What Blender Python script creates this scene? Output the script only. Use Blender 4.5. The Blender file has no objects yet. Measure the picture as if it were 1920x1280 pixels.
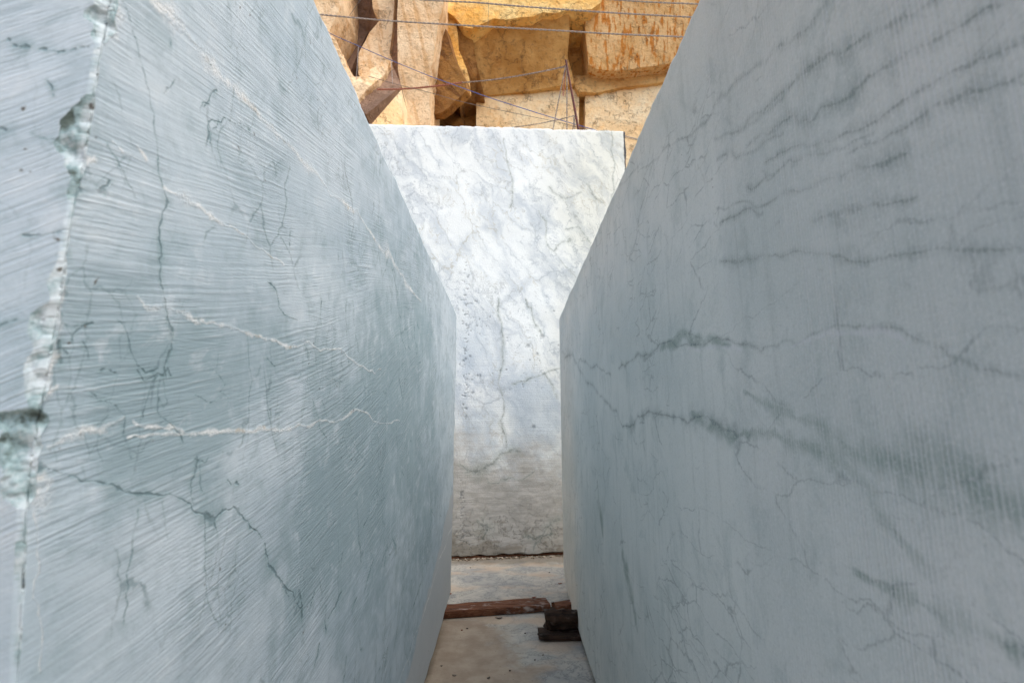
import bpy, bmesh, math, random
import numpy as np
from mathutils import Vector, noise as mnoise
R = math.radians
random.seed(7); rng = np.random.default_rng(5)
sc = bpy.context.scene
# ------------------------------------------------------------------ camera
FPX = 907.0; PITCH = R(10.25); CH = 1.55
cam_d = bpy.data.cameras.new('camera'); cam = bpy.data.objects.new('camera', cam_d)
sc.collection.objects.link(cam); sc.camera = cam
cam.location = (0, 0, CH); cam.rotation_euler = (R(90) + PITCH, 0, 0)
cam_d.sensor_width = 36; cam_d.lens = FPX / 1920 * 36
cam_d.clip_start = 0.02; cam_d.clip_end = 3000
cam_d.dof.use_dof = True; cam_d.dof.focus_distance = 2.6; cam_d.dof.aperture_fstop = 4.2
# ------------------------------------------------------------------ world and sun
SUN_EL, SUN_AZ = 56, 126      # azimuth clockwise from +Y (view direction)
w = bpy.data.worlds.new('World'); sc.world = w; w.use_nodes = True
wn = w.node_tree; sky = wn.nodes.new('ShaderNodeTexSky'); sky.sky_type = 'NISHITA'
sky.sun_disc = False; sky.sun_elevation = R(SUN_EL); sky.sun_rotation = R(SUN_AZ)
sky.dust_density = 4.0; sky.air_density = 1.0; sky.ozone_density = 0.6
wn.links.new(sky.outputs[0], wn.nodes['Background'].inputs[0])
wn.nodes['Background'].inputs[1].default_value = 0.15
sd = bpy.data.lights.new('sun', 'SUN'); sd.energy = 1.2; sd.angle = R(50); sd.color = (1, .985, .92)
sun = bpy.data.objects.new('sun', sd); sc.collection.objects.link(sun)
az, el = R(SUN_AZ), R(SUN_EL)
sun.rotation_euler = Vector((math.sin(az)*math.cos(el), math.cos(az)*math.cos(el), math.sin(el))).to_track_quat('Z', 'Y').to_euler()
sun.location = (3, -6, 12)
sc.view_settings.view_transform = 'Standard'; sc.view_settings.look = 'None'
sc.view_settings.gamma = 1; sc.view_settings.exposure = 0.58
sc.cycles.max_bounces = 4; sc.cycles.diffuse_bounces = 4; sc.cycles.use_adaptive_sampling = True; sc.cycles.adaptive_threshold = .02; sc.cycles.caustics_reflective = False; sc.cycles.caustics_refractive = False
# ------------------------------------------------------------------ helpers
CP, SP = math.cos(PITCH), math.sin(PITCH)
def ray(px, py):
    cx = (px - 960) / FPX; cy = (640 - py) / FPX
    return np.array([cx, CP - cy*SP, SP + cy*CP])
def atY(px, py, Y):
    r = ray(px, py); k = Y / r[1]; return Vector((r[0]*k, Y, CH + r[2]*k))
def atX(px, py, X):
    r = ray(px, py); k = X / r[0]; return Vector((X, r[1]*k, CH + r[2]*k))
def atZ(px, py, Z):
    r = ray(px, py); k = (Z - CH) / r[2]; return Vector((r[0]*k, r[1]*k, Z))
def tag(o, label=None, cat=None, group=None, kind=None):
    if label: o['label'] = label
    if cat: o['category'] = cat
    if group: o['group'] = group
    if kind: o['kind'] = kind
    return o
def link(name, me, mat, parent=None, loc=None):
    o = bpy.data.objects.new(name, me); sc.collection.objects.link(o)
    if mat: me.materials.append(mat)
    if parent: o.parent = parent
    if loc is not None: o.location = loc
    return o
def from_bm(name, bm, mat, parent=None, smooth=False, loc=None):
    if loc is not None:
        bmesh.ops.translate(bm, verts=bm.verts, vec=-Vector(loc))
    bmesh.ops.recalc_face_normals(bm, faces=bm.faces)
    me = bpy.data.meshes.new(name); bm.to_mesh(me); bm.free()
    if smooth: me.polygons.foreach_set('use_smooth', [True]*len(me.polygons))
    return link(name, me, mat, parent, loc)
def base_loc(bm):
    xs = [v.co for v in bm.verts]
    return Vector((sum(v.x for v in xs)/len(xs), sum(v.y for v in xs)/len(xs), min(v.z for v in xs)))

class NT:
    """tiny expression layer over shader nodes"""
    def __init__(s, name, rough=.75):
        s.m = bpy.data.materials.new(name); s.m.use_nodes = True; s.t = s.m.node_tree
        s.b = s.t.nodes['Principled BSDF']; s.b.inputs['Roughness'].default_value = rough
        s.b.inputs['Specular IOR Level'].default_value = .3
        s.tc = s.t.nodes.new('ShaderNodeTexCoord'); s.obj = s.tc.outputs['Object']
    def put(s, sock, v):
        if isinstance(v, bpy.types.NodeSocket): s.t.links.new(v, sock)
        elif isinstance(v, (tuple, list)):
            sock.default_value = (*v, 1) if len(v) == 3 and len(sock.default_value) == 4 else v
        else: sock.default_value = v
    def M(s, op, a, b=0., c=0., clamp=False):
        n = s.t.nodes.new('ShaderNodeMath'); n.operation = op; n.use_clamp = clamp
        for i, v in enumerate((a, b, c)): s.put(n.inputs[i], v)
        return n.outputs[0]
    def V(s, op, a, b=(0, 0, 0)):
        n = s.t.nodes.new('ShaderNodeVectorMath'); n.operation = op
        s.put(n.inputs[0], a); s.put(n.inputs[1], b); return n.outputs[0]
    def xyz(s, v):
        n = s.t.nodes.new('ShaderNodeSeparateXYZ'); s.put(n.inputs[0], v); return n.outputs
    def vec(s, x, y, z):
        n = s.t.nodes.new('ShaderNodeCombineXYZ')
        for i, v in enumerate((x, y, z)): s.put(n.inputs[i], v)
        return n.outputs[0]
    def mapv(s, v, scale=(1, 1, 1), rot=(0, 0, 0), loc=(0, 0, 0)):
        n = s.t.nodes.new('ShaderNodeMapping'); s.put(n.inputs[0], v)
        n.inputs['Scale'].default_value = scale; n.inputs['Rotation'].default_value = rot; n.inputs['Location'].default_value = loc
        return n.outputs[0]
    def noise(s, v, scale=5, detail=4, rough=.5, dist=0., col=False):
        n = s.t.nodes.new('ShaderNodeTexNoise'); s.put(n.inputs['Vector'], v)
        n.inputs['Scale'].default_value = scale; n.inputs['Detail'].default_value = detail
        n.inputs['Roughness'].default_value = rough; n.inputs['Distortion'].default_value = dist
        return n.outputs['Color' if col else 'Fac']
    def voro(s, v, scale=5, feature='F1', out='Distance'):
        n = s.t.nodes.new('ShaderNodeTexVoronoi'); n.feature = feature; s.put(n.inputs['Vector'], v)
        n.inputs['Scale'].default_value = scale; return n.outputs[out]
    def ss(s, v, a, b, lo=0., hi=1.):          # smooth map
        n = s.t.nodes.new('ShaderNodeMapRange'); n.interpolation_type = 'SMOOTHSTEP'; s.put(n.inputs[0], v)
        n.inputs[1].default_value = a; n.inputs[2].default_value = b; n.inputs[3].default_value = lo; n.inputs[4].default_value = hi
        return n.outputs[0]
    def lin(s, v, a, b, lo=0., hi=1.):
        n = s.t.nodes.new('ShaderNodeMapRange'); s.put(n.inputs[0], v)
        n.inputs[1].default_value = a; n.inputs[2].default_value = b; n.inputs[3].default_value = lo; n.inputs[4].default_value = hi
        return n.outputs[0]
    def mix(s, f, a, b, mode='MIX'):
        n = s.t.nodes.new('ShaderNodeMix'); n.data_type = 'RGBA'; n.blend_type = mode
        s.put(n.inputs[0], f); s.put(n.inputs[6], a); s.put(n.inputs[7], b); return n.outputs[2]
    def attr(s, name):
        n = s.t.nodes.new('ShaderNodeAttribute'); n.attribute_name = name; return n.outputs['Fac']
    def attrv(s, name):
        n = s.t.nodes.new('ShaderNodeAttribute'); n.attribute_name = name; return n.outputs['Vector']
    def ridge(s, v, scale, wdt, detail=5, rough=.5, dist=0.):       # thin vein lines where noise crosses .5
        return s.ss(s.M('ABSOLUTE', s.M('SUBTRACT', s.noise(v, scale, detail, rough, dist), .5)), 0, wdt, 1, 0)
    def bump(s, h, strength=.5, dist=.01, prev=None):
        n = s.t.nodes.new('ShaderNodeBump'); n.inputs['Strength'].default_value = strength; n.inputs['Distance'].default_value = dist
        s.put(n.inputs['Height'], h)
        if prev is not None: s.put(n.inputs['Normal'], prev)
        return n.outputs[0]
    def done(s, col, nrm=None, rough=None):
        s.put(s.b.inputs['Base Color'], col)
        if nrm is not None: s.put(s.b.inputs['Normal'], nrm)
        if rough is not None: s.put(s.b.inputs['Roughness'], rough)
        return s.m
    def add(s, *a):
        r = a[0]
        for q in a[1:]: r = s.M('ADD', r, q)
        return r

# --- numpy noise (value fbm on a lattice, 3-D) for shaping the surfaces
_perm = rng.random((64, 64, 64)).astype(np.float32)
def vnoise(p):
    i = np.floor(p).astype(np.int64); f = p - i; f = f*f*(3-2*f); i &= 63; j = (i+1) & 63
    x0, y0, z0 = i.T; x1, y1, z1 = j.T; fx, fy, fz = f.T
    a = _perm[x0, y0, z0]*(1-fx) + _perm[x1, y0, z0]*fx; b = _perm[x0, y1, z0]*(1-fx) + _perm[x1, y1, z0]*fx
    c = _perm[x0, y0, z1]*(1-fx) + _perm[x1, y0, z1]*fx; d = _perm[x0, y1, z1]*(1-fx) + _perm[x1, y1, z1]*fx
    return (a*(1-fy)+b*fy)*(1-fz) + (c*(1-fy)+d*fy)*fz
def fbm(p, sc_=1., oct_=4):
    r = 0; a = .5; t = 0
    for o in range(oct_):
        r = r + a*vnoise(p*sc_ + 17.3*o); t += a; a *= .5; sc_ *= 2.03
    return r/t

def warp3(P, f, o=4): return np.stack([fbm(P+np.array(k), f, o)-.5 for k in ((0, 0, 0), (5.2, 1.3, 7.7), (9.1, 3.3, 2.9))], 1)
def line_field(P, lines, cap=6.):
    """smallest distance / half-width from each point to a set of drawn lines [(points3d, widths)]"""
    out = np.full(len(P), cap, np.float32)
    for pts, ws in lines:
        pts = np.array(pts, np.float32); ws = np.array(ws, np.float32); m = ws.max()*cap
        lo = pts.min(0)-m; hi = pts.max(0)+m
        idx = np.nonzero(((P >= lo) & (P <= hi)).all(1))[0]
        if not len(idx): continue
        Q = P[idx]; best = np.full(len(idx), cap, np.float32)
        for a, b, wa, wb in zip(pts[:-1], pts[1:], ws[:-1], ws[1:]):
            ab = b-a; t = np.clip(((Q-a)@ab)/max(float(ab@ab), 1e-9), 0, 1)
            d = np.linalg.norm(Q-a-t[:, None]*ab, axis=1)/(wa+(wb-wa)*t)
            best = np.minimum(best, d)
        out[idx] = np.minimum(out[idx], best)
    return out

def prism_mesh(name, path, zs_of, mat, deform=None):
    """closed stone block: horizontal path (closed loop of x,y), stacked in rows; zs_of(path)-> (rows, n) heights"""
    n = len(path); Z = zs_of(path); m = Z.shape[0]
    P = np.empty((m, n, 3)); P[:, :, 0] = path[None, :, 0]; P[:, :, 1] = path[None, :, 1]; P[:, :, 2] = Z
    attrs = {}
    P = P.reshape(-1, 3)
    if deform: P, attrs = deform(P, m, n)
    idx = np.arange(m*n).reshape(m, n); nx = np.roll(idx, -1, 1)
    q = np.stack([idx[:-1], nx[:-1], nx[1:], idx[1:]], -1).reshape(-1, 4)
    me = bpy.data.meshes.new(name)
    # caps: fan to a centre vertex
    cb = P[idx[0]].mean(0); ct = P[idx[-1]].mean(0)
    V = np.vstack([P, cb, ct]); ib, it = m*n, m*n+1
    tb = np.stack([nx[0], idx[0], np.full(n, ib)], -1); tt = np.stack([idx[-1], nx[-1], np.full(n, it)], -1)
    nl = len(q)*4 + 6*n
    me.vertices.add(len(V)); me.vertices.foreach_set('co', V.astype(np.float32).ravel())
    me.loops.add(nl); me.loops.foreach_set('vertex_index', np.concatenate([q.ravel(), tb.ravel(), tt.ravel()]).astype(np.int32))
    st = np.concatenate([np.arange(len(q))*4, len(q)*4 + np.arange(2*n)*3]).astype(np.int32)
    me.polygons.add(len(st)); me.polygons.foreach_set('loop_start', st)
    me.polygons.foreach_set('use_smooth', np.concatenate([np.ones(len(q), bool), np.zeros(2*n, bool)]))
    me.update(calc_edges=True); me.validate()
    for k, v in attrs.items():
        if v.ndim == 1:
            a = me.attributes.new(k, 'FLOAT', 'POINT'); v = np.concatenate([v, [6., 6.]]); a.data.foreach_set('value', v.astype(np.float32))
        else:
            a = me.attributes.new(k, 'FLOAT_VECTOR', 'POINT'); v = np.vstack([v, v[:2]]); a.data.foreach_set('vector', v.astype(np.float32).ravel())
    return me

def rows(zlo, zhi, dens):
    """fractions 0..1 with spacing following dens(z)"""
    z = np.linspace(zlo, zhi, 4000); c = np.cumsum(dens(z)); c = (c-c[0])/(c[-1]-c[0]); return z, c

def seg(a, b, n, end=False):
    t = np.linspace(0, 1, n+1)[:None if end else -1][:, None]
    return np.array(a)*(1-t) + np.array(b)*t

# ==================================================================== LEFT BLOCK
XL = -.5; YN, YF = .515, 4.36
def mk(lines, proj, wf=1.):
    out = []
    for pts, wpx in lines:
        if not isinstance(wpx, (tuple, list)): wpx = [wpx]*len(pts)
        else: wpx = np.interp(np.linspace(0, 1, len(pts)), np.linspace(0, 1, len(wpx)), wpx)
        P3 = []; W = []
        for (x, y), ww in zip(pts, wpx):
            p = proj(x, y); P3.append(p); W.append(wf*ww*.5*max(.3, (p - Vector((0, 0, CH))).length)/FPX)
        # fractal wander and uneven width, so a drawn line is never ruler straight
        PP, WW = P3, W
        for lev in range(3):
            nP = [PP[0]]; nW = [WW[0]]
            for a, b, wa, wb in zip(PP[:-1], PP[1:], WW[:-1], WW[1:]):
                L = (b-a).length*.085
                if proj is projB: j = Vector((random.gauss(0, 1)*L, 0, random.gauss(0, 1)*L))
                else: j = Vector((0, random.gauss(0, 1)*L, random.gauss(0, .6)*L))
                nP += [(a+b)/2+j, b]; nW += [(wa+wb)/2*math.exp(random.gauss(0, .35)), wb]
            PP, WW = nP, nW
        out.append((PP, WW))
    return out
def projL(x, y):
    p = atX(x, y, XL)
    return p if p.y > YN else atY(x, y, YN)
def projR(x, y): return atX(x, y, .5)
YB0, YBS = 6.29, .13
def projB(x, y):
    r = ray(x, y); k = YB0/(r[1]-YBS*r[0]); return Vector((r[0]*k, r[1]*k, CH+r[2]*k))

LA = (.43, .53, .60); LB = (.56, .65, .715); LT = (.26, .365, .41)
L_dk = [
 ([(302,325),(308,345),(318,375),(308,400),(303,432),(306,470),(303,520),(308,545),(313,572),(320,605),(325,640),(326,655),(318,672),(312,690),(315,706)], [1.5,3,4,3,5,5,3]),
 ([(230,0),(243,30),(250,60),(262,100),(275,150),(285,200),(293,250),(300,290),(302,325)], 1.6),
 ([(205,270),(225,300),(245,345),(257,368)], 2.4),
 ([(300,690),(278,700),(262,685),(248,650),(238,612),(225,600)], [3,2]),
 ([(0,912),(25,893),(55,882),(85,876)], [9,12]),
 ([(85,876),(140,892),(175,903),(210,907),(228,920),(250,926),(285,927),(305,930),(335,935),(355,945),(378,965),(390,975),(402,970),(420,955),(434,950),(448,965),(463,982),(480,995),(490,1008)], [3,3,5,3,3,7,4,4,2]),
 ([(380,965),(379,1000),(378,1018)], 2.5), ([(392,972),(400,990),(402,1007)], 3), ([(384,968),(398,976)], 9),
 ([(372,855),(368,880),(356,910),(355,930),(360,945)], 2.4), ([(370,855),(375,890),(380,925)], 2), ([(365,860),(385,868),(392,855)], 2),
 ([(494,1018),(498,1040),(508,1065),(518,1080),(535,1100),(542,1122)], [2,5,6,2]),
 ([(562,1105),(566,1130),(567,1162)], 4), ([(592,1107),(585,1130),(580,1155)], 3), ([(612,1135),(610,1165),(612,1185)], 4), ([(640,1110),(628,1140),(616,1160)], 4),
 ([(520,1080),(550,1110),(565,1140)], 3),
 ([(255,955),(247,985),(238,1020),(232,1055),(225,1100),(218,1150),(212,1180)], 1.7),
 ([(302,940),(304,980),(308,1010)], 1.4), ([(377,1020),(376,1060),(378,1100),(385,1140),(395,1165),(405,1190)], 1.4),
 ([(440,160),(437,195),(434,225)], 1.8), ([(388,275),(392,240),(400,225),(425,222),(450,232),(470,245)], 2.4), ([(395,270),(408,240),(412,225)], 2), ([(385,200),(400,175),(410,170)], 2), ([(378,205),(395,195)], 1.6),
 ([(545,430),(545,460),(550,490),(556,520),(565,545)], 1.8), ([(528,445),(535,455),(545,475)], 1.8),
 ([(504,530),(520,545),(525,575),(535,590)], 2.2), ([(600,540),(600,590),(602,610)], 1.6), ([(650,560),(652,640)], 1.6), ([(660,560),(664,620),(672,660)], 1.4),
 ([(585,745),(592,770),(598,800),(612,825)], 1.8), ([(503,672),(510,680),(518,688)], 2),
 ([(262,695),(275,715),(285,710),(300,700),(312,705)], 3), ([(312,700),(318,690),(325,705)], 4),
 ([(300,705),(282,745),(272,785)], 2), ([(305,712),(300,760),(313,785),(330,800),(345,828)], [2,3,4]), ([(310,712),(318,755),(310,765),(303,745)], 1.8),
 ([(225,700),(205,690),(195,695)], 1.8), ([(245,835),(235,815),(240,790),(225,765),(212,755),(190,750),(175,735)], 2.2), ([(245,835),(250,860)], 2),
 ([(400,690),(415,705),(425,720),(415,735),(430,745)], 1.5), ([(370,740),(395,755),(420,745)], 1.5), ([(412,660),(408,700)], 1.3),
 ([(130,610),(150,612),(180,605),(165,610),(145,625),(140,640)], 2.2), ([(160,640),(170,655),(173,672)], 2), ([(125,655),(135,665)], 2.4),
 ([(120,430),(100,438),(60,442),(42,440)], 4), ([(14,72),(30,88),(50,88),(75,92),(110,98),(140,92),(165,88)], 4),
 ([(0,610),(30,600),(60,606),(85,612)], 4), ([(60,250),(85,260),(110,265),(130,275)], 2.5), ([(88,150),(98,165),(100,180)], 2.5), ([(0,240),(10,245)], 6),
 ([(168,20),(178,60),(180,90),(176,125)], 3.5), ([(137,340),(142,360)], 8), ([(122,450),(124,480)], 4), ([(80,600),(100,592)], 8), ([(118,640),(122,680)], 7), ([(84,745),(86,785)], 8),
 ([(190,362),(200,350),(210,340)], 4), ([(200,358),(190,362)], 7),
 ([(215,300),(240,345)], 1.2), ([(425,900),(430,908)], 5), ([(440,905),(445,908)], 4), ([(183,800),(200,788),(210,770)], 1.5),
 ([(535,590),(560,600)], 1.4), ([(330,150),(322,165),(310,175)], 1.8), ([(322,70),(322,90)], 1.3), ([(395,120),(402,132)], 2.5),
 ([(740,1150),(728,1190),(715,1240),(700,1280)], 1.2), ([(700,1050),(690,1080),(682,1110)], 2.5), ([(735,1010),(742,1040)], 3), ([(725,1020),(720,1060)], 3),
 ([(790,1090),(784,1110),(775,1135)], 3), ([(680,990),(690,970),(700,930)], 2), ([(600,1205),(590,1250)], 4), ([(650,1230),(645,1275)], 4), ([(660,1140),(668,1120)], 3),
 ([(740,620),(748,660),(756,700)], 2), ([(748,610),(765,665)], 1.6), ([(800,620),(806,640),(812,620),(815,650)], 2), ([(780,600),(788,630)], 2),
]
L_wh = [
 ([(285,0),(320,25),(345,50),(380,100),(400,125),(440,165),(480,205),(530,260),(550,280),(590,320),(640,375),(700,445),(755,515),(790,565)], [13,17,16,12,11,9,6]),
 ([(312,352),(335,365),(360,380),(388,398)], [8,12,8]), ([(390,400),(430,425),(480,460),(535,497)], [5,3,5]),
 ([(262,556),(275,575),(290,582),(305,577)], [6,9,5]), ([(318,578),(345,585),(365,600),(378,606)], [5,11,8]),
 ([(380,600),(405,605),(440,615),(480,628),(520,638),(560,650),(600,658),(650,668),(715,692)], [9,5,6,4,3]),
 ([(95,838),(130,820),(170,805),(210,795),(238,782)], [8,12,5]),
 ([(245,820),(290,814),(330,812),(380,812),(440,808),(500,805),(560,795),(600,787),(640,786),(700,790),(750,790)], [5,8,9,8,6,4,3]),
 ([(255,790),(300,800),(330,800),(350,812)], 6), ([(520,1120),(516,1160)], 2),
 ([(262,275),(280,300)], 7), ([(215,265),(235,285)], 5), ([(180,300),(160,300)], 12), ([(205,0),(212,35),(208,65)], 14), ([(188,55),(200,62)], 10),
 ([(120,510),(122,550),(108,590),(112,620),(105,660),(100,700),(90,735)], [10,12,9,13,12,8]), ([(115,725),(95,740),(70,745)], 8), ([(62,895),(95,900)], 14), ([(60,915),(75,935),(95,905)], 14),
 ([(133,380),(130,420),(128,440)], 4), ([(55,960),(50,1080),(40,1160),(32,1280)], 3), ([(170,110),(168,190)], 2.5),
 ([(868,915),(850,985),(830,1035),(812,1090),(795,1150),(770,1220),(745,1290)], [3,3,4,3]),
 ([(822,950),(818,1010)], 2.5), ([(805,930),(806,1000)], 2), ([(740,1040),(745,1000)], 2.5),
]
chipsL = [(188,25,.045,.030),(150,215,.034,.028),(172,270,.030,.022),(112,520,.030,.018),(100,620,.034,.022),(100,690,.026,.016),(55,800,.05,.045),(70,905,.034,.03),(140,345,.015,.008),(80,760,.02,.012)]
def left_block():
    n1 = 560; u = np.linspace(1/YN, 1/YF, n1); side = np.stack([np.full(n1, XL), 1/u], 1)
    c = .004
    front = np.concatenate([seg((-2.3, YN), (-.75, YN), 16), seg((-.75, YN), (-.5-c, YN), 150)])
    side[0] = (XL, YN+c)
    path = np.concatenate([front, side, seg((XL-.02, YF+.012), (-2.3, YF+.3), 14), seg((-2.3, YF+.3), (-2.3, YN), 10)])
    zz, cc = rows(.0, 1., lambda z: np.where(abs(z-.57) < .21, 2.7, 1.))
    fr = np.interp(np.linspace(0, 1, 860), cc, zz)
    def zs(path):
        y = path[:, 1]; top = np.interp(y, [.5, 1.1, 1.8, 3, 4.4], [2.64, 2.634, 2.606, 2.595, 2.575])
        top = top + (fbm(np.stack([path[:, 0]*9, y*9, y*0], 1), 1, 4)-.5)*.02
        bot = np.interp(y, [.5, 2, 3.05, 3.9, 4.36], [.12, .12, .125, .205, .27]) + (fbm(np.stack([path[:, 0]*7, y*7, y*0+5], 1), 1, 4)-.5)*.03
        return bot[None]*(1-fr[:, None]) + top[None]*fr[:, None]
    def deform(P, m, n):
        A = {}
        A['vein'] = line_field(P, mk(L_dk, projL, .72)); A['scar'] = line_field(P, mk(L_wh, projL, .55))
        # saw lines climb away from the near edge
        t = P[:, 2]-CH; s = P[:, 1]; slope = np.interp(t, [-.6, 0, .5, 1.1], [.17, .27, .34, .27])
        curve = .05*np.sin(s*1.3+t*.8)
        phi = t - slope*s*(1-.05*s) + curve + .0*t
        fl = (P[:, 1] < YN+.0005) & (P[:, 0] < XL)
        phi = np.where(fl, t - .22*(YN-(XL-P[:, 0])*1.2) + .03*np.sin((XL-P[:, 0])*6), phi)
        A['saw'] = np.stack([phi, s - np.where(fl, XL-P[:, 0], 0), P[:, 0]], 1); A['warp'] = warp3(P, 5)
        # smooth low strip near the foot of the far end
        lim = np.interp(s, [1.2, 2.2, 2.9, 3.6, 4.3], [.38, .42, .5, .75, 1.15])
        A['foot'] = (P[:, 2]-lim)
        # teal staining, soft patches
        g = np.zeros(len(P))
        for (x, y, rr, a) in [(760,640,.5,.7),(700,800,.45,.8),(620,950,.3,.6),(340,790,.12,.9),(300,720,.12,.7),(420,300,.14,.35),(560,640,.25,.45),(800,720,.9,.6),(420,680,.16,.5),(230,640,.08,.4),(660,1080,.3,.5),(380,940,.06,.6),(300,440,.09,.4),(780,980,.6,.7),(560,1120,.12,.5)]:
            c_ = np.array(projL(x, y)); d = np.linalg.norm((P-c_)*[1, .8, 1.2], axis=1); g += a*np.exp(-(d/rr)**2)
        A['teal'] = g
        # shaping: saw waviness, ridges on scars, bites out of the near edge
        D = np.zeros_like(P)
        onside = (abs(P[:, 0]-XL) < .006)
        D[:, 0] += onside*((fbm(P*[1, 3, 3], 1, 3)-.5)*.014)
        ys = [-80, 0, 60, 85, 180, 200, 260, 320, 340, 470, 500, 560, 600, 660, 735, 760, 775, 850, 930, 950, 1400]
        cfv = [20, 24, 20, 7, 6, 22, 34, 18, 8, 7, 14, 12, 22, 18, 20, 9, 38, 42, 22, 6, 5]
        csv = [14, 16, 14, 4, 3, 5, 8, 7, 4, 3, 7, 5, 8, 6, 8, 4, 14, 10, 12, 4, 3]
        zk = [atY(100, y, YN).z for y in ys][::-1]
        zc = P[:, 2] + (fbm(P*[0, 0, 40]+3, 1, 4)-.5)*.02
        cf = np.interp(zc, zk, cfv[::-1])*.001*(.45+1.1*fbm(P*[0, 0, 55], 1, 4)); cs = np.interp(zc, zk, csv[::-1])*.001*(.4+1.2*fbm(P*[0, 0, 70]+9, 1, 4))
        u_ = np.where(onside, P[:, 1]-YN, -(XL-P[:, 0])); u_ = np.where((P[:, 1] < YN+.5) & (P[:, 0] > -1.2) & ((abs(P[:, 1]-YN) < 1e-6) | onside), u_, 9.)
        t_ = (u_+cf)/(cf+cs); inn = (t_ > 0) & (t_ < 1)
        tx = XL - cf*(1-t_); ty = YN + cs*t_
        bulge = (fbm(P*45, 1, 5)-.42)*np.minimum(cf, .03)*.9*np.sin(np.clip(t_, 0, 1)*math.pi)
        D[:, 0] = np.where(inn, tx-P[:, 0]-bulge*.7, D[:, 0]); D[:, 1] = np.where(inn, ty-P[:, 1]+bulge*.7, D[:, 1])
        A['chip'] = np.where(inn, np.clip((cf-.001)*70, 0, 1), 0.)
        D[:, 1] += .13*np.clip(1.50-P[:, 2], 0, .4)*np.clip(1-(P[:, 1]-YN)/.5, 0, 1)*(P[:, 1] < 2)
        # small continuous nibbling along the edge
        near = np.exp(-(np.hypot(P[:, 0]-XL, P[:, 1]-YN)/.006)**2)*(fbm(P*35, 1, 4))*.001*~inn
        D[:, 0] -= near; D[:, 1] += near
        # far vertical arris
        far = np.exp(-((P[:, 1]-YF)/.05)**2)*onside*(fbm(P*14, 1, 4))*.035
        D[:, 0] -= far
        # nibbled top arris
        tp = np.exp(-((fr[-1]-np.repeat(fr, n))/.004)**2)*(.012+.05*np.clip(fbm(P*9, 1, 4)-.55, 0, 1))*fbm(P*20, 1, 4)*onside; D[:, 0] -= tp; D[:, 2] -= tp*.5
        return P+D, A
    # ---- material
    N = NT('veined_sawn_marble', .8); o = N.obj
    saw = N.attrv('saw'); sx = N.xyz(saw)
    ph = N.add(sx[0], N.M('MULTIPLY', N.xyz(N.attrv('warp'))[0], .012))
    warp = N.attrv('warp')
    fwarp = N.V('SUBTRACT', N.noise(o, 38, 3, .7, col=True), (.5, .5, .5))
    wx = N.xyz(fwarp); mx = N.xyz(warp)
    s1 = N.vec(N.M('ADD', N.M('MULTIPLY', ph, 190.), N.M('MULTIPLY', wx[1], .5)), N.M('MULTIPLY', sx[1], 4.), 0.)
    g1 = N.noise(s1, 1., 3, .62)
    ph2 = N.add(sx[0], N.M('MULTIPLY', sx[1], .16), N.M('MULTIPLY', mx[1], .03))
    g3 = N.noise(N.vec(N.M('MULTIPLY', ph2, 330.), N.M('MULTIPLY', sx[1], 3.), 9.), 1., 2, .6)
    foot = N.ss(N.add(N.attr('foot'), N.M('MULTIPLY', mx[0], .3), N.M('MULTIPLY', wx[0], .03)), -.012, .012)
    sawm = N.M('MULTIPLY', N.ss(mx[2], -.16, .12, .35, 1.), N.lin(foot, 0, 1, .25, 1))
    gr = N.add(N.M('MULTIPLY', g1, .8), N.M('MULTIPLY', g3, .25))
    grit = N.noise(o, 260, 2, .7)
    mott = N.noise(N.V('ADD', o, N.V('MULTIPLY', warp, (.2, .2, .2))), 13, 6, .72)
    big = N.noise(N.mapv(o, (1, 1, 2)), 1.5, 4, .6)
    base = N.mix(N.ss(big, .36, .66), LA, LB)
    tl_ = N.add(N.attr('teal'), N.M('MULTIPLY', mx[1], 1.6), N.M('MULTIPLY', N.M('SUBTRACT', mott, .5), 1.3))
    base = N.mix(N.M('MULTIPLY', N.ss(tl_, .1, 1.25), .75), base, LT)
    base = N.mix(N.ss(mott, .48, .68, 0, .42), base, (.275, .37, .41))
    base = N.mix(N.ss(mott, .46, .30, 0, .45), base, (.64, .71, .755))
    base = N.mix(N.M('MULTIPLY', N.M('SUBTRACT', 1., foot), .8), base, (.51, .53, .545))
    # groove dust
    base = N.mix(N.M('MULTIPLY', N.ss(gr, .52, .38), N.M('MULTIPLY', sawm, .38)), base, (.20, .28, .32))
    base = N.mix(N.M('MULTIPLY', N.ss(gr, .56, .72), N.M('MULTIPLY', sawm, .26)), base, (.84, .88, .91))
    # hair veins
    wv = N.V('ADD', o, N.V('ADD', N.V('MULTIPLY', warp, (.13, .13, .13)), N.V('MULTIPLY', fwarp, (.02, .02, .02))))
    hair = N.M('MULTIPLY', N.ss(N.voro(N.mapv(wv, (1, 1.5, .5), (R(8), 0, 0)), 4.5, 'DISTANCE_TO_EDGE'), .016, 0), N.ss(mx[0], -.02, .10))
    hair2 = N.M('MULTIPLY', N.ss(N.voro(N.mapv(wv, (1, 1.3, .6), (R(-12), 0, 0)), 11, 'DISTANCE_TO_EDGE'), .022, .0), N.ss(mx[2], .02, .14))
    fr_ = N.ss(sx[1], YN-.002, YN+.01, .35, 1.)
    hv = N.M('MULTIPLY', N.M('MAXIMUM', hair, N.M('MULTIPLY', hair2, .8)), N.M('MULTIPLY', N.M('MULTIPLY', foot, fr_), N.ss(mott, .36, .52)))
    base = N.mix(N.M('MULTIPLY', hv, .5), base, (.09, .155, .17))
    # drawn veins and scars
    av = N.attr('vein')
    vd = N.add(av, N.M('MULTIPLY', wx[0], 3.0), N.M('MULTIPLY', N.M('SUBTRACT', grit, .5), 1.2))
    vein = N.M('MULTIPLY', N.ss(vd, 1.5, .3), N.ss(mott, .32, .50, .4, 1))
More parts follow.
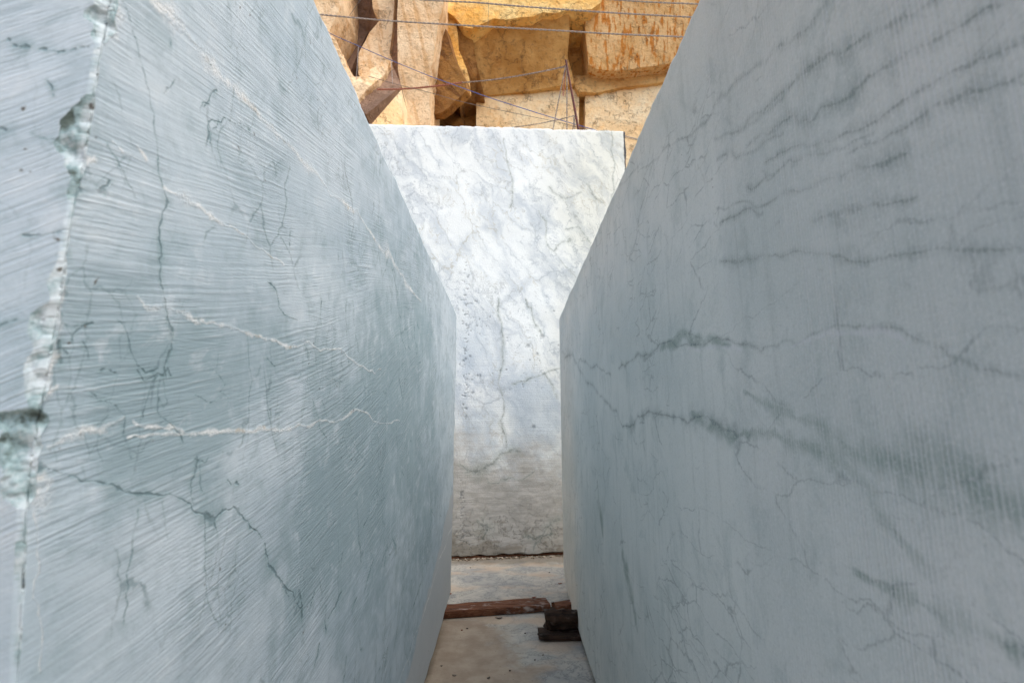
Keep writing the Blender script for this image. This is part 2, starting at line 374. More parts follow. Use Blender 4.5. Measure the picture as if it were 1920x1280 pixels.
    halo = N.M('MULTIPLY', N.ss(N.add(av, N.M('MULTIPLY', wx[1], 5.)), 6.0, .3), N.ss(mott, .35, .6, .1, .45))
    base = N.mix(halo, base, (.21, .32, .35))
    base = N.mix(N.M('MULTIPLY', vein, .64), base, (.085, .155, .17))
    sd_ = N.add(N.attr('scar'), N.M('MULTIPLY', wx[2], 3.6), N.M('MULTIPLY', N.M('SUBTRACT', grit, .5), 2.))
    scar = N.M('MULTIPLY', N.ss(sd_, 2.2, -.4), N.ss(mott, .36, .56, .12, 1))
    base = N.mix(N.M('MULTIPLY', scar, .75), base, N.mix(N.ss(N.noise(o, 34, 2), .56, .74), (.86, .88, .88), (.62, .52, .38)))
    chip = N.ss(N.attr('chip'), .05, .5)
    cn = N.noise(N.mapv(o, (1, 1, .8)), 15, 5, .7)
    chc = N.mix(N.ss(cn, .42, .50), (.085, .115, .105), N.mix(N.ss(cn, .47, .64), (.24, .345, .365), (.55, .63, .67)))
    base = N.mix(chip, base, chc)
    spots = N.M('MULTIPLY', N.ss(N.voro(wv, 34), .12, .05), N.ss(mx[2], .07, .14))
    base = N.mix(spots, base, (.14, .14, .13))
    h = N.add(N.M('MULTIPLY', gr, sawm), N.M('MULTIPLY', grit, .10), N.M('MULTIPLY', N.ss(av, 1.3, .3), -.3), N.M('MULTIPLY', N.ss(N.attr('scar'), 2.5, 0), N.lin(grit, .3, .7, 0, .3)))
    mat = N.done(base, N.bump(h, .6, .006))
    me = prism_mesh('marble_block', path, zs, mat, deform)
    b = Vector((-1.4, 2.4, .12)); me.transform(__import__('mathutils').Matrix.Translation(-b))
    ob = link('marble_block', me, mat, None, b)
    tag(ob, 'sawn blue-grey marble block on the left with slanting saw marks and a chipped edge', 'marble block', 'marble blocks in the quarry')
left_block()

# ==================================================================== RIGHT BLOCK
R_dk = [
 ([(1155,350),(1190,320),(1230,300),(1270,265),(1310,240),(1335,215),(1345,190),(1380,155),(1400,140),(1440,115),(1450,95),(1480,82),(1510,60),(1540,20),(1555,0)], [1,1.5,2.5,3,4,3]),
 ([(1400,230),(1435,205),(1480,165),(1515,130),(1545,110),(1560,100),(1600,85),(1640,60),(1700,30),(1760,0)], [3,5,9,7,6]),
 ([(1400,275),(1430,250),(1470,228),(1488,217),(1500,229),(1530,222),(1540,202),(1570,195),(1605,172),(1630,145),(1665,125),(1695,105),(1740,85),(1800,50),(1880,10)], [3,3,5,3,8,9,7,5]),
 ([(1435,305),(1480,280),(1530,272),(1560,265),(1620,240),(1680,200),(1760,150),(1850,110),(1920,80)], [3,4,6,5,6,7]),
 ([(1400,350),(1450,330),(1480,300),(1530,290),(1570,280),(1640,250)], [3,3,4,3]),
 ([(1590,290),(1620,272),(1660,260),(1700,240),(1760,195),(1830,170),(1920,140)], [3,5,5,8,7]),
 ([(1345,390),(1400,378),(1460,368),(1500,360),(1540,340),(1590,325),(1620,314),(1660,308),(1700,290)], [2,2,3,6,11,6]),
 ([(1520,415),(1560,400),(1600,392),(1660,385),(1720,370)], [4,9,10,4]),
 ([(1340,260),(1370,250),(1420,225),(1450,200),(1470,185)], [2,3,4,3]),
 ([(1345,300),(1400,290),(1440,262),(1470,250)], [2,3,2]),
 ([(1440,480),(1500,470),(1560,480),(1640,487),(1700,476),(1800,470),(1920,466)], [3,5,3,5,4]),
 ([(1350,420),(1380,405),(1430,400)], [3,6,3]), ([(1350,490),(1400,485),(1430,480)], [4,7,4]),
 ([(1160,690),(1190,672),(1220,665),(1250,642),(1290,645),(1330,640),(1360,636),(1400,645),(1425,660),(1432,650),(1470,638),(1520,626),(1550,616),(1620,613),(1690,616),(1712,632),(1760,650),(1830,690),(1920,704)], [2,4,3,2,4,2,2,2.5,3,3,4]),
 ([(1050,650),(1062,668),(1085,690),(1120,735),(1150,770),(1180,800),(1195,780),(1230,775),(1262,782),(1290,793),(1320,778),(1350,800),(1380,815)], [2,3,3,4,5,5,5,9,12]),
 ([(1085,680),(1110,690),(1145,702)], 3), ([(1063,600),(1062,640),(1058,690)], 2),
 ([(1430,320),(1440,338),(1455,325)], 1.5),
]
R_fa = [   # broad, faint green-grey bands
 ([(1300,775),(1340,800),(1370,822),(1420,812),(1470,825),(1520,840),(1570,850),(1640,862),(1700,868),(1760,885),(1830,920),(1920,955)], [14,30,26,34,44,40,60,70]),
 ([(1395,735),(1440,760),(1480,775),(1540,800),(1580,835)], [16,26,30,24]),
 ([(1560,850),(1600,885),(1630,925),(1645,965),(1690,1020),(1740,1080)], [36,50,40,26,16]),
 ([(1240,655),(1300,640),(1370,648)], [14,24,12]),
 ([(1600,1070),(1680,1110),(1750,1142),(1850,1190),(1920,1230)], [14,20,24,26]),
 ([(1168,1040),(1182,1100),(1195,1180)], [22,36,16]), ([(1120,900),(1130,1000)], [12,18]),
]
R_wh = [([(1485,650),(1505,640),(1540,628),(1600,624),(1680,628),(1695,645)], [4,7,10,10,5]), ([(1290,655),(1340,650),(1390,655)], [6,10,5])]
def right_block():
    Y0, Y1 = .12, 5.05
    n1 = 560; u = np.linspace(1/.42, 1/Y1, n1); yy = 1/u
    side = np.stack([np.full(n1, .5), yy], 1)
    side = np.concatenate([seg((.5, Y0), (.5, .42), 30), side])
    side = side[::-1]                                  # counter-clockwise seen from above
    path = np.concatenate([seg((2.4, Y0), (2.4, Y1+.2), 10), seg((2.4, Y1+.2), (.545, Y1+.06), 14), seg((.545, Y1+.06), (.5, Y1+.005), 6), side[:-1], seg((.5, Y0), (2.4, Y0), 12)])
    path = path[::1]
    zz, cc = rows(0., 1., lambda z: np.where(abs(z-.57) < .21, 2.7, 1.))
    fr = np.interp(np.linspace(0, 1, 860), cc, zz)
    def zs(path):
        y = path[:, 1]; top = np.interp(y, [.2, 1.1, 2.2, 5.05], [2.67, 2.682, 2.70, 2.705]) + (fbm(np.stack([path[:, 0]*9, y*9, y*0+2], 1), 1, 4)-.5)*.012
        bot = np.interp(y, [.2, 3, 4.5, 4.8, 5.05], [.07, .075, .07, .13, .22]) + (fbm(np.stack([path[:, 0]*7, y*7, y*0+5], 1), 1, 4)-.5)*.02
        return bot[None]*(1-fr[:, None]) + top[None]*fr[:, None]
    def deform(P, m, n):
        A = {'vein': line_field(P, mk(R_dk, projR, .7)), 'faint': line_field(P, mk(R_fa, projR), 3.), 'scar': line_field(P, mk(R_wh, projR))}
        A['warp'] = warp3(P, 4)
        A['joint'] = P[:, 1]-1.085-.0*(P[:, 2]-CH)
        D = np.zeros_like(P); onside = abs(P[:, 0]-.5) < .006
        D[:, 0] += onside*(fbm(P*[1, 1.4, 1.4], 1, 3)-.5)*.014
        D[:, 0] += onside*np.exp(-((P[:, 1]-Y1)/.04)**2)*(.006+fbm(P*12, 1, 3)*.012)
        tp = np.exp(-((1-np.repeat(fr, n))/.004)**2)*(.010+.06*np.clip(fbm(P*9, 1, 4)-.55, 0, 1))*fbm(P*20, 1, 4)*onside; D[:, 0] += tp; D[:, 2] -= tp*.5
        return P+D, A
    N = NT('ribbed_sawn_marble', .8); o = N.obj; x = N.xyz(o)
    # vertical saw ribs
    lean = N.add(x[1], N.M('MULTIPLY', x[2], .012), N.M('MULTIPLY', N.M('SUBTRACT', N.noise(N.mapv(o, (1, 1, .15)), 8, 1), .5), .006))
    ribn = N.noise(N.vec(N.M('MULTIPLY', lean, 210.), N.M('MULTIPLY', x[2], 1.2), 0.), 1., 2, .5)
    wavv = N.M('SINE', N.add(N.M('MULTIPLY', lean, 2*math.pi/.0078), N.M('MULTIPLY', ribn, 4.)))
    rib = N.add(N.M('MULTIPLY', wavv, .25), N.M('MULTIPLY', ribn, .9))
    fine = N.noise(N.vec(N.M('MULTIPLY', lean, 420.), N.M('MULTIPLY', x[2], 3.), 0.), 1., 2, .5)
    near = N.ss(N.attr('joint'), .02, -.02)
    patch = N.ss(N.noise(N.mapv(o, (1, 2, 1)), 3.2, 2), .35, .6, .35, 1)
    ribm = N.M('MULTIPLY', N.lin(near, 0, 1, .30, 1.), patch)
    grit = N.noise(o, 260, 2, .7)
    warp = N.attrv('warp'); mx = N.xyz(warp)
    fwarp = N.V('SUBTRACT', N.noise(o, 34, 3, .7, col=True), (.5, .5, .5)); wx = N.xyz(fwarp)
    mott = N.noise(N.mapv(N.V('ADD', o, N.V('MULTIPLY', warp, (.3, .3, .3))), (1, 1.4, .8), (R(-40), 0, 0)), 8, 6, .68)
    base = N.mix(N.ss(N.noise(N.mapv(o, (1, 1, 1.6)), 1.6, 3, .55), .35, .68), (.60, .67, .665), (.71, .76, .745))
    base = N.mix(N.ss(mott, .50, .68, 0, .42), base, (.42, .51, .505))
    base = N.mix(N.ss(mott, .44, .28, 0, .35), base, (.76, .80, .80))
    base = N.mix(N.ss(N.noise(N.mapv(o, (1, 9, .6)), 3, 3, .6), .52, .75, 0, .35), base, (.42, .49, .48))
    col_g = (.165, .265, .235)
    fa = N.M('MULTIPLY', N.ss(N.add(N.attr('faint'), N.M('MULTIPLY', mx[0], 1.3), N.M('MULTIPLY', wx[1], 1.)), 1.25, .1), N.ss(mott, .34, .58, .4, 1))
    ribv = N.lin(N.M('MULTIPLY', N.ss(rib, .42, .66), near), 0, 1, 1, .62)
    base = N.mix(N.M('MULTIPLY', N.M('MULTIPLY', fa, ribv), .62), base, col_g)
    wv = N.V('ADD', o, N.V('ADD', N.V('MULTIPLY', warp, (.16, .16, .16)), N.V('MULTIPLY', fwarp, (.022, .022, .022))))
    hair = N.M('MULTIPLY', N.ss(N.voro(N.mapv(wv, (1, .45, 1.5), (R(-38), 0, 0)), 4.5, 'DISTANCE_TO_EDGE'), .016, 0), N.ss(mx[2], -.04, .10))
    hair2 = N.M('MULTIPLY', N.ss(N.voro(N.mapv(wv, (1, .6, 1.5), (R(-25), 0, 0)), 8, 'DISTANCE_TO_EDGE'), .03, 0), N.ss(mx[1], .0, .13))
    hv = N.M('MULTIPLY', N.M('MAXIMUM', hair, hair2), N.M('MULTIPLY', ribv, N.ss(mott, .38, .54)))
    base = N.mix(N.M('MULTIPLY', hv, .5), base, (.16, .215, .225))
    av = N.attr('vein')
    vd = N.add(av, N.M('MULTIPLY', wx[0], 3.4), N.M('MULTIPLY', N.M('SUBTRACT', grit, .5), 1.2))
    base = N.mix(N.M('MULTIPLY', N.M('MULTIPLY', N.ss(N.add(av, N.M('MULTIPLY', wx[2], 5.)), 7, .2), N.ss(mott, .35, .6, .15, .5)), ribv), base, (.23, .30, .30))
    vein = N.M('MULTIPLY', N.M('MULTIPLY', N.ss(vd, 1.4, .1), N.ss(mott, .34, .54, .3, 1)), ribv)
    base = N.mix(N.M('MULTIPLY', vein, .5), base, (.11, .155, .16))
    jn = N.M('ABSOLUTE', N.M('ADD', N.attr('joint'), N.M('MULTIPLY', wx[0], .003)))
    base = N.mix(N.ss(jn, .006, .001, 0, .22), base, (.72, .75, .78)); base = N.mix(N.M('MULTIPLY', near, .10), base, (.36, .41, .42))
    scar = N.M('MULTIPLY', N.ss(N.add(N.attr('scar'), N.M('MULTIPLY', wx[1], 2.5)), 1.6, .2), .42)
    base = N.mix(scar, base, (.72, .75, .79))
    base = N.mix(N.M('MULTIPLY', N.ss(rib, .55, .80), N.M('MULTIPLY', ribm, .32)), base, (.76, .79, .82))
    g2 = N.noise(o, 130, 2, .8)
    base = N.mix(N.M('MULTIPLY', N.ss(grit, .50, .70), .28), base, (.78, .82, .83)); base = N.mix(N.M('MULTIPLY', N.ss(g2, .52, .72), .22), base, (.82, .85, .86)); base = N.mix(N.M('MULTIPLY', N.ss(g2, .46, .28), .22), base, (.30, .35, .36))
    spots = N.M('MULTIPLY', N.ss(N.voro(o, 14), .035, .015), N.ss(mx[1], 0., .06))
    base = N.mix(spots, base, (.12, .13, .13))
    h = N.add(N.M('MULTIPLY', N.M('MULTIPLY', rib, ribm), .6), N.M('MULTIPLY', fine, .15), N.M('MULTIPLY', grit, .16))
    mat = N.done(base, N.bump(h, .8, .0035))
    me = prism_mesh('marble_block', path, zs, mat, deform)
    b = Vector((1.4, 2.6, .07)); me.transform(__import__('mathutils').Matrix.Translation(-b))
    ob = link('marble_block', me, mat, None, b)
    tag(ob, 'grey marble block on the right with upright saw ribs and a broad green vein', 'marble block', 'marble blocks in the quarry')
right_block()

# ==================================================================== BACK BLOCK
B_dk = [
 ([(1147,246),(1148,290),(1151,355),(1152,420)], 1.6),
 ([(862,870),(875,880),(890,884),(905,878),(925,870),(940,850),(960,843),(975,846)], [3,5,7,4]), ([(900,885),(915,905),(935,905),(955,895),(1000,885)], 2),
 ([(985,1000),(1000,1010),(1010,1005),(1030,985),(1050,970)], [3,6,3]), ([(1000,1030),(1015,1005),(1035,1000),(1032,990)], 4), ([(985,1005),(1000,1008)], 5),
 ([(895,975),(915,990),(905,1010)], 3), ([(1090,360),(1060,372),(1040,362),(1030,350)], 2), ([(1100,345),(1110,362),(1130,380)], 2),
 ([(945,260),(950,300),(962,345),(955,390)], 1.6), ([(1060,430),(1085,425),(1102,445),(1108,455)], 2), ([(1040,470),(1052,455),(1070,448)], 2.4),
 ([(1010,395),(1025,430),(1028,462),(1060,500),(1080,520)], 1.4), ([(935,560),(940,620),(938,700),(945,760),(948,840)], 2.4),
 ([(1020,700),(1035,720),(1045,745)], 3), ([(985,560),(1000,600),(1015,625)], 2), ([(960,720),(985,715),(1020,700),(1050,690)], 2),
]
B_dot = [(990,648,5.5),(1017,630,4.5),(1000,800,4.2),(888,735,2.5),(872,655,2.6)]
def back_block():
    pl = lambda X: YB0 + YBS*X
    tl, tr = projB(690, 231), projB(1168, 244)
    sl = (tr.z-tl.z)/(tr.x-tl.x)
    XA, XB_ = -2.9, tr.x
    front = np.array([(X, pl(X)) for X in np.concatenate([np.linspace(XA, -2.1, 12)[:-1], np.linspace(-2.1, XB_, 470)])])
    dx = 2.6
    path = np.concatenate([front, seg((XB_+.03, pl(XB_)+.02), (XB_-.45, pl(XB_)+dx), 30), seg((XB_-.45, pl(XB_)+dx), (XA-.4, pl(XA)+dx), 10), seg((XA-.4, pl(XA)+dx), (XA, pl(XA)), 10)])
    fr = np.linspace(0, 1, 560)
    def zs(path):
        x, y = path[:, 0], path[:, 1]
        top = tl.z + sl*(x-tl.x) - .03*np.clip(y-pl(x), 0, 9)
        q = np.stack([x*5, y*0, y*0+1], 1); top = top + (fbm(q, 1, 5)-.5)*.03
        top = top - .035*np.exp(-((x-.62)/.06)**2)*1 - .012*(np.sin(x*31) > .7)
        bot = .045 + (fbm(q*2, 1, 4)-.5)*.05
        return bot[None]*(1-fr[:, None]) + top[None]*fr[:, None]
    def deform(P, m, n):
        A = {'vein': line_field(P, mk(B_dk, projB))}
        dots = []
        for x, y, r in B_dot: dots.append(([(x-.3, y), (x+.3, y)], r))
        for i in range(60):
            y = 490+i*5+random.uniform(-4, 4); dots.append(([(873+random.gauss(0, 4.5), y), (872.5+random.gauss(0, 2), y+random.uniform(0, 2))], random.uniform(.5, 1.9)**1.0))
        for i in range(60):
            x, y = random.gauss(885, 22), random.uniform(560, 740); dots.append(([(x, y), (x+.4, y+.4)], random.uniform(1, 2)))
        for i in range(40):
            x, y = random.gauss(995, 22), random.uniform(560, 740); dots.append(([(x, y), (x+.4, y+.4)], random.uniform(.8, 1.6)))
        for i in range(70):
            x, y = 862+abs(random.gauss(0, 5)), random.uniform(900, 1020); dots.append(([(x, y), (x+1, y)], random.uniform(.6, 1.5)))
        A['dot'] = line_field(P, mk(dots, projB), 4.)
        D = np.zeros_like(P); on = abs(P[:, 1]-pl(P[:, 0])) < .004
        D[:, 1] += on*(fbm(P*[2, 1, 2], 1, 3)-.5)*.03
        D[:, 1] += on*np.exp(-((P[:, 2]-(tl.z+sl*(P[:, 0]-tl.x)))/.02)**2)*fbm(P*11, 1, 4)*.035
        D[:, 1] += on*np.clip(1-A['dot']/1.3, 0, 1)*.008
        rt = np.clip((P[:, 0]-(XB_-.01))/.02, 0, 1)*(fbm(P*[4, 4, 9], 1, 4)-.5)*.05; D[:, 0] += rt
        return P+D, A
    N = NT('white_veined_marble', .75); o = N.obj; x = N.xyz(o)
    wv = N.V('ADD', o, N.V('MULTIPLY', N.V('SUBTRACT', N.noise(o, 1.6, 5, .6, col=True), (.5, .5, .5)), (.55, .55, .55)))
    fw = N.V('MULTIPLY', N.V('SUBTRACT', N.noise(o, 12, 3, .7, col=True), (.5, .5, .5)), (.06, .06, .06))
    wv = N.V('ADD', wv, fw)
    th = R(33)
    m1 = N.mapv(N.mapv(wv, (1, 1, 1), (0, th, 0)), (1, 1, .36))
    cloud = N.noise(m1, 3.2, 6, .66)
    ve = N.voro(m1, 3.1, 'DISTANCE_TO_EDGE'); ve2 = N.voro(N.V('ADD', m1, (3, 1, 7)), 7.5, 'DISTANCE_TO_EDGE')
    fine = N.noise(m1, 11, 5, .7)
    col = N.mix(N.ss(cloud, .44, .66, 0, .75), (.80, .85, .855), (.50, .565, .62))
    pm = N.ss(N.noise(N.V('ADD', o, (2, 0, 5)), 1.5, 3), .38, .60)
    halo = N.M('MULTIPLY', N.ss(N.add(ve, N.M('MULTIPLY', N.M('SUBTRACT', fine, .5), .3)), .13, .0), pm)
    col = N.mix(N.M('MULTIPLY', halo, .42), col, (.46, .53, .59))
    vc = N.mix(N.ss(N.noise(o, 1.1, 3), .47, .6), (.28, .34, .39), (.42, .40, .30))
    l1 = N.M('MULTIPLY', N.ss(ve, .022, .0), N.ss(fine, .38, .56)); l2 = N.M('MULTIPLY', N.M('MULTIPLY', N.ss(ve2, .045, .0), N.ss(cloud, .44, .56)), N.ss(fine, .42, .58))
    v3 = N.M('MULTIPLY', N.ridge(m1, 1.7, .014, 7, .66), N.ss(fine, .4, .6))
    col = N.mix(N.M('MULTIPLY', N.M('MAXIMUM', l1, N.M('MAXIMUM', l2, v3)), .55), col, vc)
    col = N.mix(N.ss(fine, .56, .74, 0, .4), col, (.48, .54, .58))
    # warmer tone to the upper right
    warm = N.M('MULTIPLY', N.ss(N.add(x[0], N.M('MULTIPLY', N.noise(o, 1.2, 3), 1.2)), .6, 1.9), .6)
    col = N.mix(warm, col, (.86, .82, .70), 'MULTIPLY')
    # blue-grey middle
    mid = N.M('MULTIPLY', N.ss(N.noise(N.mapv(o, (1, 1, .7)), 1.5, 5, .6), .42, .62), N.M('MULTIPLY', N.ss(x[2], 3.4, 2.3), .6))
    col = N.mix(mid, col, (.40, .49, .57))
    # mud and damp splash near the foot
    e = N.add(x[2], N.M('MULTIPLY', N.M('SUBTRACT', N.noise(N.mapv(o, (1, 1, 1.6)), 2.4, 6, .65), .5), 2.0), N.M('MULTIPLY', x[0], .16))
    col = N.mix(N.ss(e, 1.6, .75, 0, .8), col, N.mix(N.ss(N.noise(N.mapv(o, (1, 1, 4)), 5, 5, .65), .35, .7), (.34, .32, .28), (.52, .50, .46)))
    col = N.mix(N.ss(e, .22, .0, 0, .55), col, (.22, .19, .14))
    br = N.M('MULTIPLY', N.M('SUBTRACT', N.noise(o, 40, 4, .75), .5), 4.5)
    vd = N.add(N.attr('vein'), br)
    col = N.mix(N.M('MULTIPLY', N.ss(vd, 4.0, .3), .35), col, (.36, .41, .38))
    col = N.mix(N.M('MULTIPLY', N.M('MULTIPLY', N.ss(vd, 1.3, -.3), N.ss(fine, .34, .55, .2, 1)), .7), col, (.15, .18, .17))
    dm = N.ss(N.add(N.attr('dot'), N.M('MULTIPLY', br, .35)), 1.6, .5)
    col = N.mix(N.M('MULTIPLY', dm, .45), col, (.10, .12, .14))
    crk = N.M('MULTIPLY', N.ridge(N.V('ADD', wv, (3, 8, 3)), 6, .010, 6, .65), N.ss(x[2], .9, .2))
    col = N.mix(N.M('MULTIPLY', crk, .7), col, (.13, .13, .11))
    sawl = N.noise(N.vec(N.M('MULTIPLY', x[0], 1.5), 0., N.M('MULTIPLY', x[2], 75.)), 1., 3, .6)
    h = N.add(N.M('MULTIPLY', sawl, N.ss(x[2], 3.4, 1.2, .10, .42)), N.M('MULTIPLY', N.noise(o, 60, 4, .7), .45), N.M('MULTIPLY', crk, -.5))
    # weathered black outer edge
    gx = N.ss(N.M('SUBTRACT', x[0], N.M('MULTIPLY', N.noise(N.mapv(o, (1, 1, 3)), 4, 4), .03)), XB_-.02, XB_-.005)
    col = N.mix(N.M('MULTIPLY', gx, N.ss(x[2], 3.2, 3.5)), col, (.05, .055, .065))
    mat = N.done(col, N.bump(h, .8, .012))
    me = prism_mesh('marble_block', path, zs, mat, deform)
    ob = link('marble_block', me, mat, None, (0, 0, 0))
    tag(ob, 'tall white marble block closing the gap at the end, muddy at its foot', 'marble block', 'marble blocks in the quarry')
    return tl, tr, sl, pl
TL, TR, SL, PL = back_block()

# ==================================================================== FLOOR
def floor():
    N = NT('dusty_marble_floor', .7); o = N.obj; x = N.xyz(o)
    wv = N.V('ADD', o, N.V('MULTIPLY', N.noise(o, 2.5, 5, .6, col=True), (.5, .5, .5)))
    mar = N.mix(N.ss(N.noise(wv, 3, 6, .6), .38, .68), (.52, .50, .44), (.33, .335, .325))
    v = N.M('MAXIMUM', N.ridge(N.mapv(wv, (1, 1.8, 1)), 4, .03, 5, .65), N.M('MULTIPLY', N.ss(N.voro(wv, 9, 'DISTANCE_TO_EDGE'), .04, 0), .8))
    mar = N.mix(N.M('MULTIPLY', v, .6), mar, (.15, .165, .17))
    mar = N.mix(N.ss(N.noise(N.mapv(o, (1, 2, 1)), 1.8, 4), .5, .66, 0, .65), mar, (.60, .46, .33))
    dust = N.mix(N.ss(N.noise(o, 6, 6, .65), .35, .7), (.30, .235, .175), (.42, .345, .265))
    # the tan dust lies in front of the plank and gives out to the right
    d = N.add(N.M('MULTIPLY', x[0], 1.), N.M('MULTIPLY', x[1], .40), N.M('MULTIPLY', N.M('SUBTRACT', N.noise(o, 3.5, 5, .6), .5), .75))
    dm = N.M('MULTIPLY', N.ss(d, 1.66, 1.40), N.ss(x[1], 4.45, 4.30))
    col = N.mix(N.M('MULTIPLY', dm, .96), mar, dust)
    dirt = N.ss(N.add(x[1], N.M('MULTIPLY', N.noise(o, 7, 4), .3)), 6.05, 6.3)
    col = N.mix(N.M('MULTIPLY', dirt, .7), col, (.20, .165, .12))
    sp = N.M('MULTIPLY', N.ss(N.voro(o, 26), .16, .08), N.ss(N.noise(o, 6, 2), .5, .62))
    col = N.mix(N.M('MULTIPLY', sp, .7), col, (.15, .11, .08))
    far = N.ss(N.V('LENGTH', o) if False else x[1], 9, 14)
    col = N.mix(far, col, (.42, .35, .27))
    h = N.add(N.noise(o, 40, 5, .7), N.M('MULTIPLY', N.noise(o, 5, 3), 1.))
    mat = N.done(col, N.bump(h, .5, .008))
    bm = bmesh.new(); bmesh.ops.create_grid(bm, x_segments=8, y_segments=8, size=400)
    o_ = from_bm('ground', bm, mat); tag(o_, kind='structure')
floor()

# ==================================================================== CLIFF
def rock_mat(name, c1, c2, stain, stain_amt=.4, streak=0, dirn=0, dark=(.16, .09, .045), bumpd=.2, crack=.42):
    N = NT(name, .9); o = N.obj; x = N.xyz(o)
    wv = N.V('ADD', o, N.V('MULTIPLY', N.noise(o, .7, 5, .6, col=True), (1.2, 1.2, 1.2)))
    col = N.mix(N.ss(N.noise(o, .55, 6, .62), .38, .64), c1, c2)
    col = N.mix(N.ss(N.noise(wv, 1.1, 7, .7), .50, .68, 0, stain_amt), col, stain)
    if streak:
        s = N.noise(N.mapv(N.mapv(o, rot=(0, R(dirn), 0)), (8, 8, .09) if streak > .9 else (4.5, 4.5, .3)), 1., 2, .5)
        col = N.mix(N.ss(s, .52, .64, 0, streak), col, stain)
        col = N.mix(N.ss(s, .46, .34, 0, streak*.5), col, c2)
    cr = N.M('MULTIPLY', N.ridge(wv, .45, .009, 5, .6), N.ss(N.noise(o, .5, 2), .36, .50))
    col = N.mix(N.M('MULTIPLY', cr, crack), col, dark)
    sp = N.noise(o, 6, 6, .75)
    col = N.mix(N.ss(sp, .52, .70, 0, .6), col, dark)
    h = N.add(N.noise(o, 2.2, 8, .65), N.M('MULTIPLY', sp, .35), N.M('MULTIPLY', cr, -.3))
    return N.done(col, N.bump(h, .8, bumpd))
M_cream = rock_mat('cream_limestone', (.92, .66, .36), (.95, .80, .54), (.84, .45, .13), .45)
M_pale = rock_mat('pale_streaked_limestone', (.78, .54, .31), (.88, .68, .45), (.62, .34, .13), .35, .5, 14)
M_orange = rock_mat('rusty_rough_limestone', (.94, .50, .11), (.96, .70, .30), (.50, .19, .035), .55, bumpd=.3)
M_tan = rock_mat('tan_limestone', (.48, .25, .07), (.68, .41, .15), (.36, .15, .03), .7)
M_streak = rock_mat('rust_streaked_limestone', (.66, .39, .15), (.80, .55, .28), (.56, .21, .03), .2, .95, 0)
M_brown = rock_mat('brown_sawn_limestone', (.25, .115, .03), (.38, .195, .055), (.15, .06, .015), .4, .8, 38)  # albedo deepened to stand in for shade on the slab and below it
M_ledge = rock_mat('rusty_ledge', (.60, .30, .09), (.80, .50, .20), (.36, .15, .03), .7, bumpd=.35)
M_umber = rock_mat('umber_limestone', (.26, .12, .035), (.46, .24, .075), (.14, .06, .018), .8, bumpd=.3)  # darkness of the recess beside the slab is put into this colour
M_shade = rock_mat('shaded_limestone', (.21, .13, .09), (.31, .20, .14), (.14, .08, .05), .4, .3, 50)  # shade of the cavity faces is put into this darker albedo

def roughen(bm, L, amp, freq, keep=None):
    bmesh.ops.triangulate(bm, faces=bm.faces)
    for it in range(7):
        es = [e for e in bm.edges if e.calc_length() > L]
        if not es: break
        bmesh.ops.subdivide_edges(bm, edges=es, cuts=1, use_grid_fill=False)
        bmesh.ops.triangulate(bm, faces=[f for f in bm.faces if len(f.verts) > 3])
    bm.normal_update()
    for v in bm.verts:
        p = v.co*freq
        c_ = mnoise.cell_vector(p*1.1+Vector((mnoise.noise(p*1.7), 0, mnoise.noise(p*1.3)))*.5); d = .75*mnoise.fractal(p, 1.0, 2.1, 5) + .5*((c_.x-.5)*.6)
        v.co += v.normal*d*amp + Vector((mnoise.noise(p*2+Vector((9, 0, 0))), mnoise.noise(p*2), mnoise.noise(p*2+Vector((0, 5, 0)))))*amp*.14
def rock(name, pts, mat, parent=None, thick=2.5, L=.22, amp=.05, freq=1.1, back=(0, 1, 0)):
    bm = bmesh.new()
    fr = [atY(x, y, Y) for x, y, Y in pts]
    a = [bm.verts.new(p) for p in fr]; b = [bm.verts.new(p+Vector(back)*thick) for p in fr]
    bm.faces.new(a); bm.faces.new(b[::-1])
    for i in range(len(a)): bm.faces.new((a[i], b[i], b[(i+1) % len(a)], a[(i+1) % len(a)]))
    bmesh.ops.recalc_face_normals(bm, faces=bm.faces)
    roughen(bm, L, amp, freq)
    return from_bm(name, bm, mat, parent, smooth=False)
# the mass of the cliff: a broad stepped wall
bm = bmesh.new()
prof = [(-45, 2), (-26, 9), (-14, 17), (-8, 21.5), (0, 21.6), (9, 21.4), (16, 19), (28, 12), (46, 3)]
for z0, z1, back_ in ((-1, 7, 0), (7, 16, .0), (16, 27, 1.6)):
    lo = [bm.verts.new((x, y+back_, z0)) for x, y in prof]; hi = [bm.verts.new((x, y+back_+.1, z1)) for x, y in prof]
    bk = [bm.verts.new((x*1.2, y+back_+14, z0)) for x, y in prof]; bh = [bm.verts.new((x*1.2, y+back_+14, z1)) for x, y in prof]
    for i in range(len(prof)-1):
        bm.faces.new((lo[i], lo[i+1], hi[i+1], hi[i])); bm.faces.new((hi[i], hi[i+1], bh[i+1], bh[i]))
        bm.faces.new((bk[i+1], bk[i], bh[i], bh[i+1]))
bmesh.ops.recalc_face_normals(bm, faces=bm.faces)
roughen(bm, 1.1, .35, .35)
cliff = from_bm('cliff', bm, M_orange); tag(cliff, kind='structure')

